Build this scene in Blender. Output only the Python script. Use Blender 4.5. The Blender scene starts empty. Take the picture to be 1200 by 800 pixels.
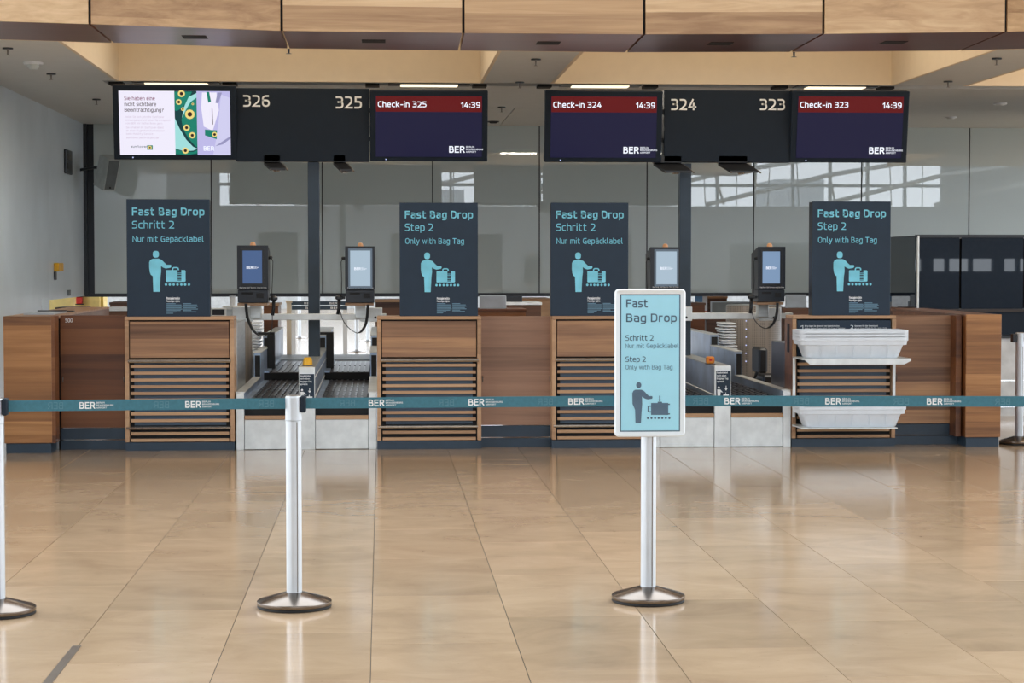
import bpy, bmesh, math, random
from mathutils import Vector, Matrix

random.seed(7)
scene = bpy.context.scene
COL = scene.collection
rad = math.radians

# ------------------------------------------------------------ camera
F_PX = 70.0 / 36.0 * 1200.0
YAW = math.atan(153.0 / F_PX)
PITCH = math.atan(92.0 / F_PX)
CAM_H = 1.6
cam_data = bpy.data.cameras.new('camera')
cam_data.lens = 70.0
cam_data.sensor_width = 36.0
cam_data.clip_end = 500
camera = bpy.data.objects.new('camera', cam_data)
camera.location = (0, 0, CAM_H)
camera.rotation_euler = (math.pi / 2 - PITCH, 0, -YAW)
COL.objects.link(camera)
scene.camera = camera

# ------------------------------------------------------------ world, light, exposure
SKY = 4.2
world = bpy.data.worlds.new('overcast_sky')
scene.world = world
world.use_nodes = True
wn = world.node_tree.nodes
wl = world.node_tree.links
bg = wn['Background']
tc = wn.new('ShaderNodeTexCoord')
sep = wn.new('ShaderNodeSeparateXYZ')
ramp = wn.new('ShaderNodeValToRGB')
ramp.color_ramp.elements[0].position = 0.45
ramp.color_ramp.elements[0].color = (0.80, 0.88, 0.97, 1)
ramp.color_ramp.elements[1].position = 0.95
ramp.color_ramp.elements[1].color = (0.92, 0.97, 1.0, 1)
mr = wn.new('ShaderNodeMapRange')
mr.inputs['From Min'].default_value = -1
mr.inputs['From Max'].default_value = 1
wl.new(tc.outputs['Generated'], sep.inputs[0])
wl.new(sep.outputs['Z'], mr.inputs['Value'])
wl.new(mr.outputs[0], ramp.inputs['Fac'])
wl.new(ramp.outputs['Color'], bg.inputs['Color'])
bg.inputs['Strength'].default_value = SKY

def area_light(name, loc, size, power, color, rot=(0, 0, 0)):
    d = bpy.data.lights.new(name, 'AREA')
    d.shape = 'RECTANGLE'
    d.size, d.size_y = size
    d.energy = power
    d.color = color
    o = bpy.data.objects.new(name, d)
    o.location = loc
    o.rotation_euler = rot
    COL.objects.link(o)
    return o

# rows of unseen area lights added over the concourse to light the hall
for ly in (-20.0, -6.0, 6.0):
    area_light('hall_fill_light', (3.0, ly, 14.8), (30.0, 3.0), 260, (1.0, 0.96, 0.90))
# warm cove light inside each ceiling coffer
for cx, cw in ((-0.8, 3.2), (3.45, 3.1), (7.7, 3.1)):
    area_light('coffer_light', (cx, 17.9, 4.25), (cw, 2.6), 42, (1.0, 0.88, 0.70))

area_light('rear_fill_light', (1.0, 29.0, 3.35), (9.0, 0.5), 230, (1.0, 0.96, 0.9))  # unseen lamp added to brighten the yellow wall and the rear desks

vs = scene.view_settings
vs.view_transform = 'Standard'
vs.look = 'None'
vs.gamma = 1.0
vs.use_curve_mapping = False
vs.exposure = 0.0

# ------------------------------------------------------------ pixel helpers (used once, to place things at their real depth)
_c, _s = math.cos(YAW), math.sin(YAW)
FWD = Vector((_s * math.cos(PITCH), _c * math.cos(PITCH), -math.sin(PITCH)))
RGT = Vector((_c, -_s, 0))
UPV = RGT.cross(FWD)

def P(px, py, Y):
    d = FWD + RGT * ((px - 600) / F_PX) + UPV * ((400 - py) / F_PX)
    t = Y / d.y
    return Vector((d.x * t, Y, CAM_H + d.z * t))

def FL(px, py, z=0.0):
    d = FWD + RGT * ((px - 600) / F_PX) + UPV * ((400 - py) / F_PX)
    t = (z - CAM_H) / d.z
    return Vector((d.x * t, d.y * t, z))

YF = FL(500, 526).y          # plane of the counter fronts

# ------------------------------------------------------------ materials
MATS = {}

def sc_(c):
    return tuple(((v / 255.0) / 12.92 if v / 255.0 <= 0.04045 else ((v / 255.0 + 0.055) / 1.055) ** 2.4) for v in c) + (1.0,)

def mat(name, rgb, rough=0.5, metal=0.0, noise=0.06, nscale=8.0, coat=0.0, spec=0.5, bump=0.0, trans=0.0, stretch=(1, 1, 1)):
    m = bpy.data.materials.new(name)
    m.use_nodes = True
    n, l = m.node_tree.nodes, m.node_tree.links
    b = n['Principled BSDF']
    b.inputs['Roughness'].default_value = rough
    b.inputs['Metallic'].default_value = metal
    b.inputs['Coat Weight'].default_value = coat
    b.inputs['Coat Roughness'].default_value = 0.03
    b.inputs['Coat IOR'].default_value = 1.75
    b.inputs['Specular IOR Level'].default_value = spec
    b.inputs['Transmission Weight'].default_value = trans
    base = sc_(rgb)
    t = n.new('ShaderNodeTexCoord')
    mp = n.new('ShaderNodeMapping')
    mp.inputs['Scale'].default_value = stretch
    nz = n.new('ShaderNodeTexNoise')
    nz.inputs['Scale'].default_value = nscale
    nz.inputs['Detail'].default_value = 4
    r = n.new('ShaderNodeValToRGB')
    r.color_ramp.elements[0].position = 0.3
    r.color_ramp.elements[1].position = 0.7
    r.color_ramp.elements[0].color = tuple(max(0, v * (1 - noise * 2)) for v in base[:3]) + (1,)
    r.color_ramp.elements[1].color = tuple(min(1, v * (1 + noise * 2)) for v in base[:3]) + (1,)
    l.new(t.outputs['Object'], mp.inputs[0])
    l.new(mp.outputs[0], nz.inputs['Vector'])
    l.new(nz.outputs['Fac'], r.inputs['Fac'])
    l.new(r.outputs['Color'], b.inputs['Base Color'])
    if bump:
        bp = n.new('ShaderNodeBump')
        bp.inputs['Strength'].default_value = bump
        bp.inputs['Distance'].default_value = 0.002
        l.new(nz.outputs['Fac'], bp.inputs['Height'])
        l.new(bp.outputs[0], b.inputs['Normal'])
    MATS[name] = m
    return m

def wood(name, dark, mid, light, rough=0.4, band=0.13, coat=0.15, spec=0.4):
    """horizontal staves of differing tone with fine grain along x"""
    m = bpy.data.materials.new(name)
    m.use_nodes = True
    n, l = m.node_tree.nodes, m.node_tree.links
    b = n['Principled BSDF']
    b.inputs['Coat Weight'].default_value = coat
    b.inputs['Coat Roughness'].default_value = 0.12
    b.inputs['Specular IOR Level'].default_value = spec
    t = n.new('ShaderNodeTexCoord')
    oi = n.new('ShaderNodeObjectInfo')
    sp = n.new('ShaderNodeSeparateXYZ')
    l.new(t.outputs['Object'], sp.inputs[0])
    # stave index
    add = n.new('ShaderNodeMath'); add.operation = 'MULTIPLY_ADD'
    add.inputs[1].default_value = 1.0 / band
    rnd = n.new('ShaderNodeMath'); rnd.operation = 'MULTIPLY'; rnd.inputs[1].default_value = 37.0
    l.new(oi.outputs['Random'], rnd.inputs[0])
    l.new(sp.outputs['Z'], add.inputs[0])
    l.new(rnd.outputs[0], add.inputs[2])
    fl = n.new('ShaderNodeMath'); fl.operation = 'FLOOR'
    l.new(add.outputs[0], fl.inputs[0])
    wn_ = n.new('ShaderNodeTexWhiteNoise'); wn_.noise_dimensions = '1D'
    l.new(fl.outputs[0], wn_.inputs['W'])
    # grain
    cmb = n.new('ShaderNodeCombineXYZ')
    sx = n.new('ShaderNodeMath'); sx.operation = 'MULTIPLY_ADD'; sx.inputs[1].default_value = 0.34
    l.new(sp.outputs['X'], sx.inputs[0]); l.new(rnd.outputs[0], sx.inputs[2])
    sz = n.new('ShaderNodeMath'); sz.operation = 'MULTIPLY'; sz.inputs[1].default_value = 9.0
    l.new(sp.outputs['Z'], sz.inputs[0])
    sy = n.new('ShaderNodeMath'); sy.operation = 'MULTIPLY'; sy.inputs[1].default_value = 9.0
    l.new(sp.outputs['Y'], sy.inputs[0])
    l.new(sx.outputs[0], cmb.inputs[0]); l.new(sy.outputs[0], cmb.inputs[1]); l.new(sz.outputs[0], cmb.inputs[2])
    nz = n.new('ShaderNodeTexNoise'); nz.noise_dimensions = '4D'
    nz.inputs['Scale'].default_value = 1.6; nz.inputs['Detail'].default_value = 6; nz.inputs['Roughness'].default_value = 0.62
    nz.inputs['Distortion'].default_value = 0.7
    l.new(cmb.outputs[0], nz.inputs['Vector'])
    l.new(wn_.outputs['Value'], nz.inputs['W'])
    mix = n.new('ShaderNodeMath'); mix.operation = 'MULTIPLY_ADD'; mix.inputs[1].default_value = 0.62
    sc2 = n.new('ShaderNodeMath'); sc2.operation = 'MULTIPLY_ADD'; sc2.inputs[1].default_value = 1.25; sc2.inputs[2].default_value = -0.44
    l.new(nz.outputs['Fac'], sc2.inputs[0])
    l.new(wn_.outputs['Value'], mix.inputs[0]); l.new(sc2.outputs[0], mix.inputs[2])
    r = n.new('ShaderNodeValToRGB')
    r.color_ramp.elements[0].position = 0.1; r.color_ramp.elements[0].color = sc_(dark)
    r.color_ramp.elements[1].position = 0.95; r.color_ramp.elements[1].color = sc_(light)
    e = r.color_ramp.elements.new(0.5); e.color = sc_(mid)
    l.new(mix.outputs[0], r.inputs['Fac'])
    l.new(r.outputs['Color'], b.inputs['Base Color'])
    b.inputs['Roughness'].default_value = rough
    bp = n.new('ShaderNodeBump'); bp.inputs['Strength'].default_value = 0.15; bp.inputs['Distance'].default_value = 0.001
    l.new(nz.outputs['Fac'], bp.inputs['Height']); l.new(bp.outputs[0], b.inputs['Normal'])
    MATS[name] = m
    return m

def emit(name, rgb, strength=1.0, gloss=0.25):
    m = bpy.data.materials.new(name)
    m.use_nodes = True
    b = m.node_tree.nodes['Principled BSDF']
    b.inputs['Base Color'].default_value = (0.01, 0.01, 0.01, 1)
    b.inputs['Roughness'].default_value = gloss
    b.inputs['Specular IOR Level'].default_value = 0.12
    b.inputs['Emission Color'].default_value = sc_(rgb)
    b.inputs['Emission Strength'].default_value = strength
    MATS[name] = m
    return m

def stone(name, per_object=True):
    m = bpy.data.materials.new(name)
    m.use_nodes = True
    n, l = m.node_tree.nodes, m.node_tree.links
    b = n['Principled BSDF']
    t = n.new('ShaderNodeTexCoord'); oi = n.new('ShaderNodeObjectInfo')
    ad = n.new('ShaderNodeVectorMath'); ad.operation = 'ADD'
    cm = n.new('ShaderNodeCombineXYZ')
    k = n.new('ShaderNodeMath'); k.operation = 'MULTIPLY'; k.inputs[1].default_value = 91.0
    l.new(oi.outputs['Random'], k.inputs[0])
    for i in range(3):
        l.new(k.outputs[0], cm.inputs[i])
    l.new(t.outputs['Object'], ad.inputs[0]); l.new(cm.outputs[0], ad.inputs[1])
    mp = n.new('ShaderNodeMapping'); mp.inputs['Scale'].default_value = (0.9, 1.3, 1.0)
    l.new(ad.outputs[0], mp.inputs[0])
    n1 = n.new('ShaderNodeTexNoise'); n1.inputs['Scale'].default_value = 2.2; n1.inputs['Detail'].default_value = 8; n1.inputs['Roughness'].default_value = 0.62; n1.inputs['Distortion'].default_value = 0.6
    l.new(mp.outputs[0], n1.inputs['Vector'])
    n2 = n.new('ShaderNodeTexNoise'); n2.inputs['Scale'].default_value = 40; n2.inputs['Detail'].default_value = 3
    l.new(mp.outputs[0], n2.inputs['Vector'])
    r = n.new('ShaderNodeValToRGB')
    r.color_ramp.elements[0].position = 0.28; r.color_ramp.elements[0].color = sc_((164, 139, 112))
    r.color_ramp.elements[1].position = 0.75; r.color_ramp.elements[1].color = sc_((190, 165, 136))
    e = r.color_ramp.elements.new(0.5); e.color = sc_((178, 153, 124))
    l.new(n1.outputs['Fac'], r.inputs['Fac'])
    hs = n.new('ShaderNodeHueSaturation')
    mr = n.new('ShaderNodeMapRange'); mr.inputs['To Min'].default_value = 0.90 if per_object else 1.0; mr.inputs['To Max'].default_value = 1.08 if per_object else 1.0
    l.new(oi.outputs['Random'], mr.inputs['Value']); l.new(mr.outputs[0], hs.inputs['Value'])
    hs.inputs['Saturation'].default_value = 1.0
    l.new(r.outputs['Color'], hs.inputs['Color'])
    # small dark fossils and flecks
    fr = n.new('ShaderNodeValToRGB'); fr.color_ramp.elements[0].position = 0.24; fr.color_ramp.elements[1].position = 0.30
    fr.color_ramp.elements[0].color = (0.80, 0.74, 0.66, 1); fr.color_ramp.elements[1].color = (1, 1, 1, 1)
    l.new(n2.outputs['Fac'], fr.inputs['Fac'])
    mx = n.new('ShaderNodeMix'); mx.data_type = 'RGBA'; mx.blend_type = 'MULTIPLY'; mx.inputs['Factor'].default_value = 0.8
    l.new(hs.outputs['Color'], mx.inputs['A']); l.new(fr.outputs['Color'], mx.inputs['B'])
    col = mx.outputs['Result']
    if not per_object:
        br = n.new('ShaderNodeTexBrick')
        br.inputs['Scale'].default_value = 1.0
        br.inputs['Brick Width'].default_value = 1.2; br.inputs['Row Height'].default_value = 0.61
        br.inputs['Mortar Size'].default_value = 0.002; br.inputs['Color1'].default_value = (1, 1, 1, 1)
        br.inputs['Color2'].default_value = (0.88, 0.88, 0.88, 1); br.inputs['Mortar'].default_value = (0.3, 0.28, 0.25, 1)
        mp2 = n.new('ShaderNodeMapping'); mp2.inputs['Rotation'].default_value = (0, 0, math.pi / 2)
        l.new(t.outputs['Object'], mp2.inputs[0]); l.new(mp2.outputs[0], br.inputs['Vector'])
        m2 = n.new('ShaderNodeMix'); m2.data_type = 'RGBA'; m2.blend_type = 'MULTIPLY'; m2.inputs['Factor'].default_value = 1
        l.new(col, m2.inputs['A']); l.new(br.outputs['Color'], m2.inputs['B'])
        col = m2.outputs['Result']
    l.new(col, b.inputs['Base Color'])
    rr = n.new('ShaderNodeMapRange'); rr.inputs['To Min'].default_value = 0.09; rr.inputs['To Max'].default_value = 0.17
    l.new(n1.outputs['Fac'], rr.inputs['Value']); l.new(rr.outputs[0], b.inputs['Roughness'])
    b.inputs['Specular IOR Level'].default_value = 0.5
    MATS[name] = m
    return m

wood('wood_fascia', (146, 110, 76), (184, 148, 108), (216, 184, 144), 0.45, 0.17, spec=0.3)
wood('wood_soffit', (66, 32, 18), (90, 48, 30), (112, 64, 42), 0.3, 0.2, 0.0, 0.15)
wood('wood_counter', (98, 66, 46), (150, 110, 80), (200, 152, 106), 0.42, 0.125)
wood('wood_pillar', (104, 66, 38), (158, 108, 64), (200, 146, 92), 0.42, 0.115)
wood('wood_gate', (124, 92, 72), (154, 116, 92), (176, 136, 108), 0.42, 0.2)
wood('wood_gate_dark', (78, 42, 18), (110, 64, 32), (138, 88, 48), 0.4, 0.22)
wood('wood_edge', (156, 118, 86), (182, 142, 106), (200, 160, 122), 0.45, 0.3)
wood('wood_desk', (66, 44, 34), (96, 66, 50), (120, 84, 62), 0.45, 0.3)
mat('navy_paint', (38, 55, 70), 0.45, noise=0.05)
mat('navy_board', (27, 45, 62), 0.45, noise=0.03, spec=0.35)
mat('navy_sign', (19, 31, 44), 0.55, noise=0.03, spec=0.25)
mat('black_plastic', (26, 28, 32), 0.4)
mat('black_case', (27, 33, 43), 0.42)
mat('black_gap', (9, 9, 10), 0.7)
mat('charcoal_rail', (52, 44, 40), 0.4, 0.3)
mat('brushed_steel', (196, 198, 196), 0.34, 0.75, 0.05, 3.0, stretch=(1, 1, 14), bump=0.05)
mat('blue_steel', (172, 188, 210), 0.34, 0.65, 0.12, 3.0)
mat('bright_steel', (214, 216, 214), 0.38, 0.5)
mat('dark_steel', (88, 86, 98), 0.3, 0.7, 0.08, 2.0)
mat('post_aluminium', (198, 203, 208), 0.42, 0.4, 0.02)
mat('polished_base', (128, 120, 114), 0.22, 1.0, 0.04, 6.0)
mat('chrome_rail', (206, 198, 186), 0.22, 0.9)
mat('white_plastic', (222, 226, 230), 0.35)
mat('tray_plastic', (232, 238, 244), 0.3, trans=0.06, noise=0.02)
mat('wall_paint', (208, 218, 224), 0.28, noise=0.03, nscale=1.5)
mat('ceiling_paint', (212, 214, 212), 0.6, noise=0.01)
mat('coffer_paint', (236, 218, 190), 0.6, noise=0.01)
mat('back_glass', (196, 208, 208), 0.008, noise=0.01, nscale=1.0, spec=0.8, coat=1.0)
MATS['back_glass'].node_tree.nodes['Principled BSDF'].inputs['Coat Roughness'].default_value = 0.004
mat('frame_dark', (34, 40, 48), 0.4)
mat('cabin_glass', (6, 20, 36), 0.012, noise=0.02, spec=0.6)
mat('belt_teal', (52, 108, 124), 0.6, noise=0.05, nscale=60)
mat('belt_shadow_print', (78, 124, 138), 0.6)
mat('rubber', (20, 20, 22), 0.6)
mat('belt_rubber', (40, 36, 38), 0.35)
mat('belt_rib', (60, 58, 66), 0.3, 0.3)
mat('yellow_plastic', (236, 176, 24), 0.4)
mat('orange_plastic', (214, 128, 30), 0.4)
mat('amber_cap', (226, 168, 120), 0.4)
mat('red_plastic', (200, 40, 28), 0.4)
mat('yellow_paint', (238, 218, 140), 0.6)
mat('text_cyan', (126, 208, 228), 0.6)
mat('text_white', (232, 234, 234), 0.6)
mat('text_slate', (78, 100, 120), 0.6)
mat('text_dim', (104, 140, 160), 0.6)
mat('poster_blue', (158, 214, 232), 0.3, noise=0.01)
mat('frame_white', (226, 232, 236), 0.3, 0.15, 0.01)
mat('facade_frame', (150, 156, 160), 0.5)
mat('facade_dark', (150, 154, 158), 0.6)
mat('hall_white', (206, 210, 212), 0.6)
mat('concrete_roof', (150, 150, 150), 0.8)
mat('speaker_grey', (200, 206, 204), 0.5)
mat('speaker_grille', (112, 118, 120), 0.6)
mat('strip_metal', (120, 112, 104), 0.35, 0.6)
mat('paper_grey', (176, 186, 196), 0.5)
mat('orange_paint', (226, 92, 40), 0.5)
mat('sky_blue_print', (110, 160, 210), 0.5)
emit('screen_navy', (20, 20, 54), 1.0)
emit('screen_red', (96, 8, 14), 1.0)
emit('screen_text', (240, 244, 255), 1.1)
emit('screen_white', (240, 236, 252), 1.0)
emit('screen_lilac', (190, 186, 232), 1.0)
emit('screen_coat', (208, 206, 240), 1.0)
emit('screen_coat_fold', (150, 148, 190), 1.0)
emit('screen_green', (20, 128, 108), 1.0)
emit('screen_green_dark', (10, 62, 66), 1.0)
emit('screen_mint', (160, 222, 220), 1.0)
emit('screen_yellow', (240, 216, 130), 1.0)
emit('screen_brown', (52, 28, 30), 1.0)
emit('screen_mauve', (128, 60, 96), 1.0)
emit('screen_faint', (206, 188, 210), 1.0)
emit('kiosk_blue', (74, 98, 140), 1.0)
emit('kiosk_mid', (126, 152, 184), 1.0)
emit('kiosk_pale', (170, 190, 206), 1.0)
emit('kiosk_bezel', (110, 124, 138), 0.8)
emit('lamp_strip', (255, 236, 200), 1.6)
emit('led_small', (200, 210, 255), 1.2)
stone('stone_tile', True)
stone('stone_floor', False)
# perforated sheet behind the slats
def perforated(name, base, dot, scale):
    m = bpy.data.materials.new(name); m.use_nodes = True
    n, l = m.node_tree.nodes, m.node_tree.links
    b = n['Principled BSDF']; b.inputs['Roughness'].default_value = 0.45
    t = n.new('ShaderNodeTexCoord'); v = n.new('ShaderNodeTexVoronoi')
    v.inputs['Scale'].default_value = scale; v.inputs['Randomness'].default_value = 0.0
    r = n.new('ShaderNodeValToRGB'); r.color_ramp.interpolation = 'CONSTANT'
    r.color_ramp.elements[0].color = sc_(dot); r.color_ramp.elements[1].position = 0.34; r.color_ramp.elements[1].color = sc_(base)
    l.new(t.outputs['Object'], v.inputs['Vector']); l.new(v.outputs['Distance'], r.inputs['Fac']); l.new(r.outputs['Color'], b.inputs['Base Color'])
    MATS[name] = m
perforated('perforated_navy', (66, 82, 98), (26, 32, 40), 64.0)
perforated('perforated_steel', (150, 140, 130), (118, 110, 102), 46.0)

# ------------------------------------------------------------ builders
WL = {}

def reg(o, loc):
    WL[o.name] = Vector(loc)

def thing(name, label, cat, loc=(0, 0, 0), group=None, kind=None):
    o = bpy.data.objects.new(name, None)
    o.empty_display_size = 0.1
    o.location = loc
    COL.objects.link(o)
    reg(o, loc)
    if label: o['label'] = label
    if cat: o['category'] = cat
    if group: o['group'] = group
    if kind: o['kind'] = kind
    return o

def link(name, me, parent, wloc, label=None):
    o = bpy.data.objects.new(name, me)
    if parent is not None:
        o.parent = parent
        o.location = Vector(wloc) - WL[parent.name]
    else:
        o.location = wloc
    COL.objects.link(o)
    reg(o, wloc)
    if label: o['label'] = label
    return o

def tag(o, label=None, cat=None, group=None, kind=None):
    if label: o['label'] = label
    if cat: o['category'] = cat
    if group: o['group'] = group
    if kind: o['kind'] = kind
    return o

BOXC = {}
def box(name, m, parent, x0, x1, y0, y1, z0, z1, bev=0.0, label=None):
    dx, dy, dz = abs(x1 - x0), abs(y1 - y0), abs(z1 - z0)
    key = (round(dx, 4), round(dy, 4), round(dz, 4), m, round(bev, 4))
    me = BOXC.get(key)
    if me is None:
        bm = bmesh.new()
        bmesh.ops.create_cube(bm, size=1.0)
        bmesh.ops.scale(bm, vec=(dx, dy, dz), verts=bm.verts)
        if bev > 0:
            bmesh.ops.bevel(bm, geom=bm.edges[:], offset=min(bev, min(dx, dy, dz) * 0.4), segments=1, affect='EDGES')
        me = bpy.data.meshes.new(name)
        bm.to_mesh(me); bm.free()
        me.materials.append(MATS[m])
        BOXC[key] = me
    return link(name, me, parent, ((x0 + x1) / 2, (y0 + y1) / 2, (z0 + z1) / 2), label)

def pbox(name, m, parent, px0, px1, py0, py1, Y, depth, bev=0.0, label=None):
    """box whose front face, at depth Y, has the given extents as seen in the photograph"""
    a = P(px0, py1, Y); b = P(px1, py0, Y)
    return box(name, m, parent, a.x, b.x, Y, Y + depth, a.z, b.z, bev, label)

def mesh_from(name, verts, faces, m, parent, wloc=(0, 0, 0), smooth=False, label=None):
    w = Vector(wloc)
    me = bpy.data.meshes.new(name)
    me.from_pydata([tuple(Vector(v) - w) for v in verts], [], faces)
    me.materials.append(MATS[m])
    if smooth:
        for p in me.polygons: p.use_smooth = True
    me.update()
    return link(name, me, parent, wloc, label)

def fix_normals(me):
    bm = bmesh.new(); bm.from_mesh(me)
    bmesh.ops.recalc_face_normals(bm, faces=bm.faces)
    bm.to_mesh(me); bm.free()

def lathe(name, m, parent, c, prof, seg=32, smooth=True, label=None, cap=True):
    vs_, fs = [], []
    for (r, z) in prof:
        for k in range(seg):
            a = 2 * math.pi * k / seg
            vs_.append((c[0] + r * math.cos(a), c[1] + r * math.sin(a), c[2] + z))
    for i in range(len(prof) - 1):
        for k in range(seg):
            a, b = i * seg + k, i * seg + (k + 1) % seg
            fs.append((a, b, b + seg, a + seg))
    if cap:
        fs.append(tuple(reversed(range(seg))))
        fs.append(tuple(range((len(prof) - 1) * seg, len(prof) * seg)))
    o = mesh_from(name, vs_, fs, m, parent, c, False, label)
    if smooth:
        for p in o.data.polygons: p.use_smooth = len(p.vertices) == 4
        es = o.data.edges
        try:
            o.data.set_sharp_from_angle(angle=rad(35))
        except Exception:
            pass
    return o

def tube(name, m, parent, pts, r, seg=8, closed=False, label=None):
    pts = [Vector(p) for p in pts]
    vs_, fs = [], []
    n = len(pts)
    up = Vector((0.13, 0.21, 0.97)).normalized()
    for i, p in enumerate(pts):
        a = pts[max(0, i - 1)]; b = pts[min(n - 1, i + 1)]
        d = (b - a).normalized()
        u = d.cross(up)
        if u.length < 1e-3: u = d.cross(Vector((1, 0, 0)))
        u.normalize(); v = d.cross(u)
        for k in range(seg):
            t = 2 * math.pi * k / seg
            vs_.append(p + u * (r * math.cos(t)) + v * (r * math.sin(t)))
    for i in range(n - 1):
        for k in range(seg):
            a, b = i * seg + k, i * seg + (k + 1) % seg
            fs.append((a, b, b + seg, a + seg))
    fs.append(tuple(range(seg))); fs.append(tuple(range((n - 1) * seg, n * seg)))
    o = mesh_from(name, vs_, fs, m, parent, pts[0], True, label)
    fix_normals(o.data)
    return o

def prism(name, m, parent, pts, Y, thick, label=None):
    """polygon given as (x, z) world points, extruded from depth Y backward by thick"""
    n = len(pts)
    c = (sum(p[0] for p in pts) / n, Y, sum(p[1] for p in pts) / n)
    vs_ = [(p[0], Y, p[1]) for p in pts] + [(p[0], Y + thick, p[1]) for p in pts]
    fs = [tuple(range(n)), tuple(reversed(range(n, 2 * n)))]
    for i in range(n):
        j = (i + 1) % n
        fs.append((i, n + i, n + j, j))
    o = mesh_from(name, vs_, fs, m, parent, c, False, label)
    fix_normals(o.data)
    return o

def joined(name, m, parent, boxes, loc, label=None, stuff=False):
    """many world-space boxes (x0,x1,y0,y1,z0,z1) as one mesh"""
    vs_, fs = [], []
    for (x0, x1, y0, y1, z0, z1) in boxes:
        k = len(vs_)
        vs_ += [(x0, y0, z0), (x1, y0, z0), (x1, y1, z0), (x0, y1, z0), (x0, y0, z1), (x1, y0, z1), (x1, y1, z1), (x0, y1, z1)]
        fs += [tuple(k + q for q in f) for f in ((0, 3, 2, 1), (4, 5, 6, 7), (0, 1, 5, 4), (1, 2, 6, 5), (2, 3, 7, 6), (3, 0, 4, 7))]
    o = mesh_from(name, vs_, fs, m, parent, loc, False, label)
    if stuff: o['kind'] = 'stuff'
    return o

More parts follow.
